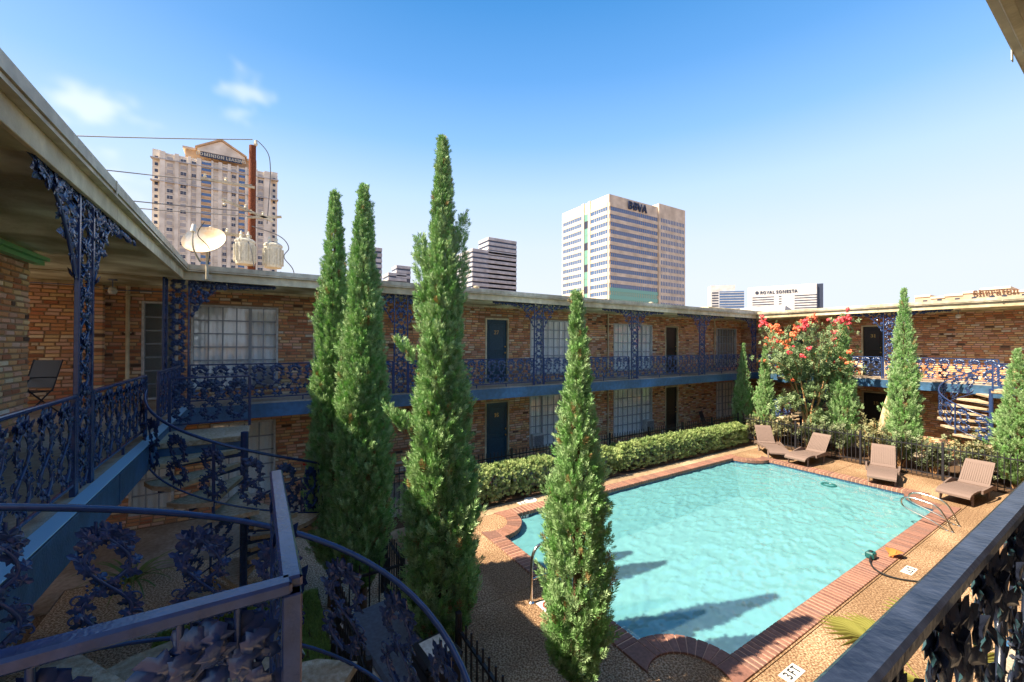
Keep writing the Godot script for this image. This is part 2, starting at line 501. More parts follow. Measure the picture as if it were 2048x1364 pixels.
func column(label: String, p: Vector3, turn: float, hi: bool, mt: Material, arms := [true, true], second := false) -> void:
	var t := thing("iron_column", label, "column", p, turn, "cast iron lace columns of the upper walkway")
	var panels := [0.0]
	if second: panels.append(1.0)
	for e in [-0.17, 0.17]:
		boxp(t, "post", Vector3(e - 0.016, 0, -0.016), Vector3(e + 0.016, 2.5, 0.016), mt, 0.003)
	part(t, "lace_panel", lace_hi if hi else lace_lo, mt, Transform3D(Basis.IDENTITY, Vector3(0, 0.02, 0)))
	if second:
		boxp(t, "post", Vector3(-0.17 - 0.016, 0, 0.34 - 0.016), Vector3(-0.17 + 0.016, 2.5, 0.34 + 0.016), mt, 0.003)
		part(t, "lace_panel", lace_hi if hi else lace_lo, mt, Transform3D(Basis(Vector3.UP, -PI * 0.5), Vector3(-0.17, 0.02, 0.17)))
	var g := brk_hi if hi else brk_lo
	if arms[1]: part(t, "bracket", g, mt, Transform3D(Basis.IDENTITY, Vector3(0.19, 2.5, 0)))
	if arms[0]: part(t, "bracket", brk_short if arms.size() > 2 else g, mt, Transform3D(Basis(Vector3.UP, PI), Vector3(-0.19, 2.5, 0)))

# ---------- spiral stairs; plan angle a: x = cos a, d = sin a (local z = -sin a)
func spiral(label: String, cx: float, cd: float, a0: float, sgn: float, n: int, hi: bool, mt: Material, guards: Array, land: Array) -> void:
	var R := 1.1
	var top := 2.64
	var rise := top / (n + 1)
	var step := deg_to_rad(24.5)
	var t := thing("spiral_staircase", label, "staircase", W(cx, 0, cd), 0.0, "spiral stairs between courtyard and walkway")
	var b := MB.new()
	b.lathe(Vector3.ZERO, [[0.0, 0.0], [0.11, 0.0], [0.11, 0.02], [0.05, 0.03], [0.05, top + 0.05], [0.0, top + 0.06]], 16)
	mbp(t, "centre_pole", b, mt)
	var P := func(a: float, r: float, y: float) -> Vector3: return Vector3(r * cos(a), y, -r * sin(a))
	var tm := MB.new() # one tread around angle 0
	var hs := step * 0.56
	var q := []
	for y in [-0.055, 0.0]:
		var ring := [P.call(-hs, R + 0.03, y), P.call(0, R + 0.05, y), P.call(hs, R + 0.03, y), P.call(hs * 1.6, 0.09, y), P.call(-hs * 1.6, 0.09, y)]
		q.append(ring)
	for i in 5:
		var j := (i + 1) % 5
		tm.quad(q[0][i], q[0][j], q[1][j], q[1][i])
	for i in range(1, 4):
		tm.tri(q[1][0], q[1][i], q[1][i + 1]); tm.tri(q[0][0], q[0][i + 1], q[0][i])
	var tmesh := tm.mesh()
	var sm := MB.new()
	sm.b2(Vector3(0.04, -0.11, -0.02), Vector3(R - 0.02, -0.056, 0.02))
	var smesh := sm.mesh()
	for i in n:
		var a := a0 + sgn * step * (i + 0.5)
		var T := at(Vector3(0, top - rise * (i + 1), 0), a)
		var tr := part(t, "tread", tmesh, M.tread, T)
		part(tr, "support_arm", smesh, mt)
	# handrail and string bar
	var ry := func(k: float) -> float: return top - rise * (k + 0.7)
	var hp := PackedVector3Array()
	var lp := PackedVector3Array()
	var m := n * 4
	for i in m + 1:
		var k := i / 4.0
		var a := a0 + sgn * step * k
		hp.append(P.call(a, R, ry.call(k) + 0.86)); lp.append(P.call(a, R, ry.call(k) + 0.14))
	var hb := MB.new()
	hb.tube(hp, 0.018, 0.018, 8)
	mbp(t, "handrail", hb, mt)
	var lb := MB.new()
	lb.tube(lp, 0.012, 0.012, 6)
	mbp(t, "lower_bar", lb, mt)
	# vine panels bent round the cylinder and sheared along the slope
	var src := vine(PW, 0.62, 9, hi)
	var bent := MB.new()
	var slope := -rise / (step * R)
	for i in src.v.size():
		var s := src.v[i]
		var a := sgn * s.x / R
		bent.v.append(P.call(a, R + s.z, s.y + slope * s.x))
		var nn := src.n[i]
		var er: Vector3 = P.call(a, 1.0, 0.0)
		var et := Vector3(-sin(a), 0, -cos(a)) * sgn
		bent.n.append((er * nn.z + et * nn.x + Vector3.UP * nn.y).normalized())
		bent.c.append(Color.WHITE)
	if sgn < 0: # keep the winding outward
		for i in range(0, bent.v.size(), 3):
			var v1 := bent.v[i + 1]
			var n1 := bent.n[i + 1]
			bent.v[i + 1] = bent.v[i + 2]; bent.n[i + 1] = bent.n[i + 2]
			bent.v[i + 2] = v1; bent.n[i + 2] = n1
	var bm := bent.mesh()
	var total := n * step * R
	var k2 := int(total / 0.40)
	for i in k2:
		var k := (i + 0.5) * n / k2
		part(t, "cast_panel", bm, mt, at(Vector3(0, ry.call(k) + 0.17, 0), a0 + sgn * step * k))
	var pm := MB.new()
	pm.b2(Vector3(R - 0.014, -0.06, -0.014), Vector3(R + 0.014, 0.85, 0.014))
	var pmesh := pm.mesh()
	for i in n / 3 + 1:
		var k := minf(i * 3.0 + 0.05, n - 0.05)
		part(t, "baluster_post", pmesh, mt, at(Vector3(0, ry.call(k), 0), a0 + sgn * step * k))
	# landing [x0, x1, d0, d1] and guards [x0, d0, x1, d1] in world plan coordinates
	var lm := MB.new()
	lm.bevel(Vector3((land[0] + land[1]) * 0.5 - cx, top - 0.04, -((land[2] + land[3]) * 0.5 - cd)), Vector3(land[1] - land[0], 0.08, land[3] - land[2]), 0.008)
	mbp(t, "landing", lm, M.tread)
	lm = MB.new()
	lm.b2(Vector3(land[0] - cx + 0.02, top - 0.22, -(land[2] - cd) - 0.02), Vector3(land[1] - cx - 0.02, top - 0.082, -(land[3] - cd) + 0.02))
	mbp(t, "landing_frame", lm, M.blue_paint)
	for g in guards:
		var a := Vector3(g[0] - cx, 0, -(g[1] - cd))
		var e := Vector3(g[2] - cx, 0, -(g[3] - cd))
		var v := e - a
		var nd := Node3D.new()
		nd.name = "landing_guard"
		t.add_child(nd, true)
		nd.position = a; nd.rotation.y = atan2(-v.z, v.x)
		rail_parts(nd, v.length(), top, mt, hi, 0.045)

# ---------- brick walls, doors, windows: wing nodes have +z out of the wall, x along it
var brick_cols := []
var brick_meshes := []
func brick_geo(b: MB, u0: float, u1: float, v0: float, v1: float, z: float, r: RandomNumberGenerator) -> void:
	var j := func() -> float: return r.randf_range(-0.0035, 0.0035)
	var e := 0.007
	var o := [Vector3(u0 + j.call(), v0 + j.call(), -0.003), Vector3(u1 + j.call(), v0 + j.call(), -0.003), Vector3(u1 + j.call(), v1 + j.call(), -0.003), Vector3(u0 + j.call(), v1 + j.call(), -0.003)]
	var k := [Vector3(e, e, z), Vector3(-e, e, z), Vector3(-e, -e, z), Vector3(e, -e, z)]
	var f := []
	for i in 4: f.append(o[i] + k[i] + Vector3(0, 0, j.call()))
	b.quad(f[0], f[1], f[2], f[3])
	for i in 4:
		var l := (i + 1) % 4
		b.quad(o[i], o[l], f[l], f[i])
func brick_setup() -> void:
	var base := [[232, 178, 126, 5], [222, 160, 114, 6], [234, 198, 152, 4], [212, 140, 104, 4], [198, 144, 104, 4], [232, 178, 150, 3], [222, 172, 146, 3], [168, 116, 88, 2], [104, 80, 68, 1], [236, 226, 210, 1], [226, 194, 144, 3], [190, 122, 90, 2], [228, 186, 164, 4], [236, 214, 184, 3]]
	for q in base:
		for i in q[3]: brick_cols.append(lin(q[0], q[1], q[2]))
	var r := RandomNumberGenerator.new()
	r.seed = 91
	for q in base:
		for i in 2:
			var b := MB.new()
			b.col = lin(q[0], q[1], q[2]) * r.randf_range(0.88, 1.1)
			brick_geo(b, 0, 0.2, 0, 0.058, 0.02, r)
			for k in q[3]: brick_meshes.append(b.mesh())
func wall(t: Node3D, u0: float, u1: float, v0: float, v1: float, holes: Array, focus: Vector3, n_single: int, seed_: int, back := 0.2, vmin := -1.0) -> void:
	# the mortar wall, cut round the openings
	var us := [u0, u1]
	var vs := [v0, v1]
	for h in holes:
		us.append_array([h[0], h[1]]); vs.append_array([h[2], h[3]])
	us.sort(); vs.sort()
	var b := MB.new()
	for i in us.size() - 1:
		if us[i + 1] - us[i] < 0.001: continue
		var run := -1.0
		for j in vs.size() - 1:
			var mid := Vector2((us[i] + us[i + 1]) * 0.5, (vs[j] + vs[j + 1]) * 0.5)
			var open := false
			for h in holes:
				if mid.x > h[0] and mid.x < h[1] and mid.y > h[2] and mid.y < h[3]: open = true
			if vs[j + 1] - vs[j] < 0.001: continue
			if not open and run < -0.5: run = vs[j]
			if run > -0.5 and (open or j == vs.size() - 2):
				var e: float = vs[j] if open else vs[j + 1]
				if e - run > 0.001: b.b2(Vector3(us[i], run, -back), Vector3(us[i + 1], e, 0))
				run = -1.0
	mbp(t, "mortar_wall", b, M.mortar)
	var r := RandomNumberGenerator.new()
	r.seed = seed_
	var list := []
	var rows := int((v1 - v0) / 0.0755)
	for i in rows:
		var v := v0 + 0.012 + i * 0.0755
		if v < vmin: continue
		var u := u0 - r.randf() * 0.2
		while u < u1:
			var l := 0.2 if r.randf() > 0.12 else 0.1
			var iv := [[maxf(u, u0), minf(u + l, u1)]]
			for h in holes:
				if v + 0.058 > h[2] and v < h[3]:
					var nx := []
					for q in iv:
						if q[1] <= h[0] or q[0] >= h[1]: nx.append(q)
						else:
							if q[0] < h[0]: nx.append([q[0], h[0]])
							if q[1] > h[1]: nx.append([h[1], q[1]])
					iv = nx
			for q in iv:
				if q[1] - q[0] > 0.04: list.append([q[0], q[1], v])
			u += l + 0.018
	var scored := []
	for i in list.size():
		var q: Array = list[i]
		var full: bool = q[1] - q[0] > 0.19
		scored.append([Vector3(q[0], q[2], 0).distance_to(focus) + (0.0 if full else 1000.0), i])
	scored.sort_custom(func(a, e): return a[0] < e[0])
	var single := {}
	for i in mini(n_single, scored.size()):
		if scored[i][0] > 500.0: break
		single[scored[i][1]] = true
	var s := MB.new()
	for i in list.size():
		var q: Array = list[i]
		if single.has(i):
			part(t, "brick", brick_meshes[r.randi() % brick_meshes.size()], M.brick, Transform3D(Basis.IDENTITY, Vector3(q[0], q[2], r.randf_range(-0.004, 0.003))))
		else:
			s.col = brick_cols[r.randi() % brick_cols.size()] * r.randf_range(0.85, 1.12)
			brick_geo(s, q[0], q[1], q[2], q[2] + 0.058, 0.02 + r.randf_range(-0.004, 0.004), r)
	if s.v.size(): stuff(mbp(t, "bricks", s, M.brick))
func door(t: Node3D, u0: float, u1: float, v0: float, v1: float, num: String, mt: Material, plate := true) -> void:
	var D := part(t, "door", _door_leaf(u1 - u0 - 0.1, v1 - v0 - 0.06), mt, Transform3D(Basis.IDENTITY, Vector3((u0 + u1) * 0.5, v0 + 0.01, -0.07)))
	var f := MB.new()
	f.b2(Vector3(u0, v0, -0.1), Vector3(u0 + 0.05, v1 - 0.05, 0.028)); f.b2(Vector3(u1 - 0.05, v0, -0.1), Vector3(u1, v1 - 0.05, 0.028)); f.b2(Vector3(u0, v1 - 0.05, -0.1), Vector3(u1, v1, 0.03))
	mbp(t, "door_frame", f, M.cream)
	var w := u1 - u0 - 0.1
	var kb := MB.new()
	kb.lathe(Vector3.ZERO, [[0.0, -0.03], [0.02, -0.03], [0.03, -0.015], [0.03, 0.0], [0.012, 0.012], [0.012, 0.04]], 10)
	var kx := w * 0.5 - 0.08
	part(D, "door_knob", kb.mesh(), M.brass, Transform3D(Basis(Vector3.RIGHT, -PI * 0.5), Vector3(kx, 0.95, 0.06)))
	part(D, "deadbolt", kb.mesh(), M.brass, Transform3D(Basis(Vector3.RIGHT, -PI * 0.5), Vector3(kx, 1.15, 0.055)))
	if num:
		var tm := TextMesh.new()
		tm.text = num; tm.font_size = 16; tm.pixel_size = 0.0105; tm.depth = 0.008
		var fo := SystemFont.new()
		fo.font_names = PackedStringArray(["Droid Serif"])
		tm.font = fo
		part(D, "door_number", tm, M.brass, Transform3D(Basis.IDENTITY, Vector3(0, 1.62, 0.03)))
func _door_leaf(w: float, h: float) -> ArrayMesh:
	var b := MB.new()
	b.b2(Vector3(-w * 0.5, 0, -0.02), Vector3(w * 0.5, h, 0.02))
	for q in [[0.2, 0.88], [1.02, h - 0.16]]:
		# recessed border, raised field
		b.bevel(Vector3(0, (q[0] + q[1]) * 0.5, 0.021), Vector3(w - 0.26, q[1] - q[0], 0.012), 0.005)
		for k in [-1.0, 1.0]:
			b.b2(Vector3(k * (w * 0.5 - 0.10) - 0.008, q[0] - 0.03, 0.02), Vector3(k * (w * 0.5 - 0.10) + 0.008, q[1] + 0.03, 0.032))
		b.b2(Vector3(-w * 0.5 + 0.108, q[0] - 0.03, 0.02), Vector3(w * 0.5 - 0.108, q[0] - 0.014, 0.031)); b.b2(Vector3(-w * 0.5 + 0.108, q[1] + 0.014, 0.02), Vector3(w * 0.5 - 0.108, q[1] + 0.03, 0.031))
	return b.mesh()
func window(t: Node3D, u0: float, u1: float, v0: float, v1: float, cols: int, rows: int, style := "curtain", split := -1) -> void:
	var f := MB.new()
	var z := -0.05
	f.b2(Vector3(u0, v0, -0.1), Vector3(u0 + 0.045, v1, 0.024)); f.b2(Vector3(u1 - 0.045, v0, -0.1), Vector3(u1, v1, 0.024))
	f.b2(Vector3(u0 + 0.045, v1 - 0.045, -0.1), Vector3(u1 - 0.045, v1, 0.026)); f.b2(Vector3(u0 + 0.045, v0, -0.1), Vector3(u1 - 0.045, v0 + 0.045, 0.04))
	var wn := mbp(t, "window", f, M.window_frame)
	wn.set_meta("label", "multi-pane window with pale grey frame" if style == "curtain" else "dark multi-pane window with pale grey frame")
	var a0 := u0 + 0.045
	var b0 := v0 + 0.045
	var cw := (u1 - u0 - 0.09) / cols
	var ch := (v1 - v0 - 0.09) / rows
	var m := MB.new()
	for i in range(1, cols):
		var hw := 0.032 if i == split else 0.014
		m.b2(Vector3(a0 + i * cw - hw, b0, z - 0.012), Vector3(a0 + i * cw + hw, v1 - 0.045, z + (0.03 if i == split else 0.012)))
	for j in range(1, rows):
		for i in cols:
			var l := 0.032 if i == split else 0.014
			var r2 := 0.032 if i + 1 == split else 0.014
			m.b2(Vector3(a0 + i * cw + (l if i > 0 else 0.0), b0 + j * ch - 0.014, z - 0.011), Vector3(a0 + (i + 1) * cw - (r2 if i + 1 < cols else 0.0), b0 + j * ch + 0.014, z + 0.011))
	mbp(wn, "muntins", m, M.muntin)
	var pm := BoxMesh.new()
	pm.size = Vector3(cw - 0.02, ch - 0.02, 0.004)
	for i in cols:
		for j in rows:
			part(wn, "pane", pm, M.glass, Transform3D(Basis.IDENTITY, Vector3(a0 + (i + 0.5) * cw, b0 + (j + 0.5) * ch, z)))
	if style == "curtain":
		var c := MB.new()
		var nn := int((u1 - u0) / 0.022)
		for i in nn:
			var x0 := lerpf(u0 + 0.02, u1 - 0.02, float(i) / nn)
			var x1 := lerpf(u0 + 0.02, u1 - 0.02, float(i + 1) / nn)
			var z0 := -0.125 + 0.013 * sin(i * 1.05) + 0.006 * sin(i * 0.31)
			var z1 := -0.125 + 0.013 * sin((i + 1) * 1.05) + 0.006 * sin((i + 1) * 0.31)
			c.quad(Vector3(x0, v0, z0), Vector3(x1, v0, z1), Vector3(x1, v1, z1), Vector3(x0, v1, z0))
		mbp(wn, "curtain", c, M.curtain)
		boxp(wn, "room_wall", Vector3(u0, v0, -0.24), Vector3(u1, v1, -0.2), M.room_wall)
	else:
		if style == "blinds":
			var c := MB.new()
			var nn := int((u1 - u0) / 0.2)
			for i in nn: c.box(Vector3(u0 + (i + 0.5) * (u1 - u0) / nn, (v0 + v1) * 0.5, -0.13), Vector3(0.09, v1 - v0 - 0.1, 0.004), Basis(Vector3.UP, 1.0))
			mbp(wn, "blind_slats", c, M.curtain)
		var s := MB.new() # a real room behind the glass
		s.b2(Vector3(u0 - 0.9, v0 - 0.02, -3.1), Vector3(u1 + 0.9, v1 + 0.3, -3.05))
		s.b2(Vector3(u0 - 0.92, v0 - 0.02, -3.05), Vector3(u0 - 0.9, v1 + 0.3, -0.2)); s.b2(Vector3(u1 + 0.9, v0 - 0.02, -3.05), Vector3(u1 + 0.92, v1 + 0.3, -0.2))
		s.b2(Vector3(u0 - 0.9, v1 + 0.3, -3.05), Vector3(u1 + 0.9, v1 + 0.32, -0.2)); s.b2(Vector3(u0 - 0.9, v0 - 0.04, -3.05), Vector3(u1 + 0.9, v0 - 0.02, -0.2))
		mbp(wn, "room", s, M.room_wall)
func aircon(t: Node3D, u0: float, u1: float, v0: float, v1: float) -> void:
	var g := boxp(t, "air_conditioner", Vector3(u0, v0, -0.06), Vector3(u1, v1, 0.16), M.window_frame, 0.01)
	var s := MB.new()
	var k := int((v1 - v0 - 0.06) / 0.03)
	for i in k: s.b2(Vector3(u0 + 0.03, v0 + 0.03 + i * 0.03, 0.161), Vector3(u1 - 0.03, v0 + 0.045 + i * 0.03, 0.172))
	mbp(g, "grille", s, M.plastic_grey)
func wing(t: Node3D, u0: float, u1: float, zs: float, ze: float, roof_back: float, su0: float, su1: float, eu0: float, eu1: float) -> void:
	# walkway slab su0..su1 out to zs; eave eu0..eu1 out to ze
	boxp(t, "walkway_slab", Vector3(su0, 2.62, 0.022), Vector3(su1, 2.74, zs), M.concrete, 0.006)
	boxp(t, "edge_beam", Vector3(su0, 2.44, zs - 0.09), Vector3(su1, 2.617, zs - 0.03), M.blue_paint, 0.004)
	boxp(t, "edge_plate", Vector3(su0, 2.42, zs + 0.003), Vector3(su1, 2.715, zs + 0.02), M.blue_paint, 0.003)
	boxp(t, "walkway_ceiling", Vector3(su0, 2.58, 0.03), Vector3(su1, 2.616, zs - 0.095), M.soffit)
	boxp(t, "soffit", Vector3(eu0, 5.25, 0.0), Vector3(eu1, 5.29, ze - 0.06), M.soffit)
	boxp(t, "fascia", Vector3(eu0, 5.235, ze - 0.055), Vector3(eu1, 5.42, ze - 0.02), M.cream, 0.004)
	var g := MB.new()
	for q in [[5.40, 0.0, 5.43, 0.06], [5.435, 0.05, 5.53, 0.075], [5.505, 0.03, 5.532, 0.048]]:
		g.b2(Vector3(eu0, q[0], ze - 0.018 + q[1]), Vector3(eu1, q[2], ze - 0.018 + q[3]))
	mbp(t, "gutter", g, M.gutter)
	var sm := MB.new()
	for i in int((eu1 - eu0) / 3.05):
		var x := eu0 + 1.3 + i * 3.05
		sm.b2(Vector3(x, 5.398, ze + 0.0575), Vector3(x + 0.035, 5.534, ze + 0.061)); sm.b2(Vector3(x + 0.4, 5.24, ze - 0.0195), Vector3(x + 0.405, 5.398, ze - 0.018))
	for i in int((su1 - su0) / 3.6):
		var x := su0 + 0.9 + i * 3.6
		boxp(t, "beam_splice", Vector3(x, 2.418, zs + 0.0205), Vector3(x + 0.05, 2.717, zs + 0.026), M.blue_paint)
	stuff(mbp(t, "gutter_seams", sm, M.gutter))
	boxp(t, "roof", Vector3(minf(u0, eu0), 5.44, -roof_back), Vector3(maxf(u1, eu1), 5.53, ze - 0.02), M.roofing)
	boxp(t, "trim_board", Vector3(u0, 5.19, 0.022), Vector3(u1, 5.245, 0.05), M.cream)
func lantern(t: Node3D, p: Vector3, drop: float) -> void:
	var b := MB.new()
	b.lathe(p, [[0.0, -0.02], [0.07, -0.02], [0.07, 0.0]], 14)
	b.tube(pv([p, p - Vector3(0, drop, 0)]), 0.01, 0.01, 6)
	var o := mbp(t, "hanging_lamp", b, M.rail_iron)
	b = MB.new()
	b.lathe(p - Vector3(0, drop + 0.13, 0), [[0.0, 0.0], [0.05, 0.0], [0.075, 0.05], [0.06, 0.11], [0.03, 0.14]], 12)
	mbp(o, "lamp_globe", b, M.white_plastic)

# ---------- the four wings of the court
func buildings() -> void:
	brick_setup()
	# long wing, wall plane d = 11.7
	var t := thing("apartment_wing", "long two-storey brown brick wing with cream eave behind the hedges", "building", W(0, 0, 11.7), 0.0, "brick wings round the pool court")
	var holes := [[-2.12, -1.5, 2.76, 4.9], [-1.28, 0.44, 2.93, 4.88], [1.22, 2.1, 2.75, 4.87], [6.28, 7.17, 2.75, 4.85], [8.05, 9.95, 2.93, 4.86], [12.1, 14.43, 2.93, 4.84], [15.29, 16.2, 2.75, 4.82], [19.16, 20.95, 2.9, 4.82],
		[-2.3, -1.55, 0.3, 2.1], [-0.9, 0.4, 0.3, 2.12], [1.22, 2.1, 0.01, 2.1], [6.28, 7.2, 0.01, 2.11], [8.03, 9.7, 0.36, 2.2], [12.1, 14.43, 0.3, 2.2], [15.29, 16.2, 0.01, 2.15], [19.16, 20.95, 0.36, 2.12]]
	wall(t, -8.0, 21.4, 0.0, 5.25, holes, Vector3(-2.6, 4.0, 0), 300, 11)
	wing(t, -7.0, 21.4, 1.52, 1.6, 9.0, -7.0, 21.4, -7.0, 21.4)
	window(t, -2.12, -1.5, 2.76, 4.9, 1, 7, "dark")
	window(t, -1.28, 0.44, 2.93, 4.88, 6, 6, "curtain", 4)
	aircon(t, -0.12, 0.38, 2.98, 3.5)
	door(t, 1.22, 2.1, 2.75, 4.87, "", M.door_paint)
	door(t, 6.28, 7.17, 2.75, 4.85, "27", M.door_paint)
	window(t, 8.05, 9.95, 2.93, 4.86, 7, 6, "curtain", 2)
	window(t, 12.1, 14.43, 2.93, 4.84, 8, 5, "curtain", 6)
	door(t, 15.29, 16.2, 2.75, 4.82, "", M.dark_door)
	window(t, 19.16, 20.95, 2.9, 4.82, 6, 5, "blinds")
	window(t, -2.3, -1.55, 0.3, 2.1, 3, 5)
	window(t, -0.9, 0.4, 0.3, 2.12, 4, 5)
	door(t, 1.22, 2.1, 0.01, 2.1, "", M.door_paint)
	door(t, 6.28, 7.2, 0.01, 2.11, "16", M.door_paint)
	window(t, 8.03, 9.7, 0.36, 2.2, 6, 5, "curtain", 2)
	aircon(t, 8.1, 8.55, 0.4, 0.86)
	window(t, 12.1, 14.43, 0.3, 2.2, 8, 5, "curtain", 6)
	aircon(t, 13.9, 14.38, 0.35, 0.8)
	door(t, 15.29, 16.2, 0.01, 2.15, "", M.dark_door)
	window(t, 19.16, 20.95, 0.36, 2.12, 6, 5, "curtain", 2)
	var b := MB.new()
	var r := RandomNumberGenerator.new()
	r.seed = 5
	for i in 32: # brick pier at the end of the walkway
		var y := 2.76 + i * 0.0755
		b.col = brick_cols[r.randi() % brick_cols.size()]
		b.bevel(Vector3(-2.79, y + 0.029, 0.09), Vector3(0.2, 0.058, 0.16), 0.006)
	stuff(mbp(t, "brick_pier", b, M.brick))
	boxp(t, "pier_mortar", Vector3(-2.88, 2.74, 0.022), Vector3(-2.70, 5.19, 0.16), M.mortar)
	b = MB.new()
	b.tube(pv([Vector3(-2.33, 2.75, 0.07), Vector3(-2.33, 5.2, 0.07)]), 0.035, 0.035, 10)
	for y in [3.2, 4.2, 5.0]: b.b2(Vector3(-2.38, y, 0.02), Vector3(-2.28, y + 0.03, 0.11))
	mbp(t, "downspout", b, M.cream)
	b = MB.new()
	b.tube(pv([Vector3(11.75, 0.05, 0.06), Vector3(11.75, 5.2, 0.06)]), 0.03, 0.03, 8)
	mbp(t, "downspout", b, M.cream)
	b = MB.new()
	b.tube(pv([Vector3(18.95, 2.76, 0.06), Vector3(18.95, 5.2, 0.06)]), 0.028, 0.028, 8)
	mbp(t, "downspout", b, M.cream)
	lantern(t, Vector3(-2.42, 5.245, 0.75), 0.16)
	b = MB.new()
	b.tube(pv([Vector3(-3.9, 5.16, 0.06), Vector3(-2.9, 5.15, 0.2), Vector3(-2.5, 5.1, 0.1), Vector3(-1.4, 5.12, 0.06)]), 0.012, 0.012, 6)
	mbp(t, "conduit", b, M.rail_iron)
	for q in [[5.5, 0.3], [9.3, -0.6], [13.5, 0.1]]: # small roof vents
		b = MB.new()
		b.lathe(Vector3(q[0], 5.53, q[1] + 0.6), [[0.05, 0.0], [0.05, 0.14], [0.09, 0.14], [0.09, 0.18], [0.0, 0.2]], 10)
		mbp(t, "roof_vent", b, M.gutter)
	# left wing, wall plane x = -2.65, local x = d
	t = thing("apartment_wing", "brick wing with deep shaded soffit over blue railings and a spiral stair", "building", W(-2.65, 0, 0), PI * 0.5, "brick wings round the pool court")
	boxp(t, "plain_wall", Vector3(0.9, 0, -0.2), Vector3(6.2, 5.25, 0), M.mortar)
	wall(t, 6.2, 8.2, 0.0, 5.25, [], Vector3(8.2, 4.0, 0), 300, 12, 0.2, 2.5)
	wing(t, 0.9, 8.2, 1.5, 1.45, 4.4, 0.9, 10.175, 0.9, 10.09)
	boxp(t, "ledge_cap", Vector3(0.9, 2.742, 1.41), Vector3(10.175, 2.752, 1.53), mat("ledge_paint", Color8(150, 186, 206), 0.5), 0.003)
	boxp(t, "breezeway_floor", Vector3(8.2, 2.62, -4.3), Vector3(10.175, 2.74, 0.02), M.concrete)
	boxp(t, "breezeway_ceiling", Vector3(8.2, 5.25, -4.3), Vector3(10.09, 5.29, -0.003), M.soffit)
	boxp(t, "end_wall", Vector3(8.0, 0, -4.3), Vector3(8.195, 5.25, -0.203), M.mortar)
	boxp(t, "green_trim", Vector3(7.0, 5.07, 0.024), Vector3(8.3, 5.13, 0.12), mat("green_trim", Color8(128, 190, 132), 0.5), 0.005)
	boxp(t, "green_trim", Vector3(7.0, 5.135, 0.024), Vector3(8.34, 5.185, 0.16), M.green_trim, 0.005)
	# right wing, wall plane x = 21.4, local x = 11.7 - d
	t = thing("apartment_wing", "sunlit orange brick wing with door 31 behind the loungers and cypresses", "building", W(21.4, 0, 11.7), -PI * 0.5, "brick wings round the pool court")
	var h2 := [[5.0, 5.75, 2.75, 4.82], [5.0, 5.9, 0.01, 2.1], [2.2, 3.1, 2.75, 4.82]]
	wall(t, 0.0, 14.7, 0.0, 5.25, h2, Vector3(7.6, 4.3, 0), 300, 13)
	wing(t, 0.0, 14.7, 1.52, 1.6, 9.0, 1.525, 14.7, 1.61, 14.7)
	door(t, 5.0, 5.75, 2.75, 4.82, "31", M.dark_door)
	door(t, 5.0, 5.9, 0.01, 2.1, "19", M.dark_door)
	door(t, 2.2, 3.1, 2.75, 4.82, "", M.dark_door)
	lantern(t, Vector3(7.9, 5.245, 0.7), 0.16)
	# the wing the camera stands on
	t = thing("apartment_wing", "wing with black balcony rail and dark eave edge beside the pool", "building", W(0, 0, -1.15), PI, "brick wings round the pool court")
	boxp(t, "plain_wall", Vector3(-19.8, 0, -0.2), Vector3(0.5, 5.25, 0), M.mortar)
	wing(t, -19.8, 0.5, 1.5, 1.48, 5.0, -19.8, 0.5, -19.7, 0.5)
	boxp(t, "under_gutter_strip", Vector3(-19.7, 5.2, 1.36), Vector3(0.5, 5.234, 1.42), M.cream)

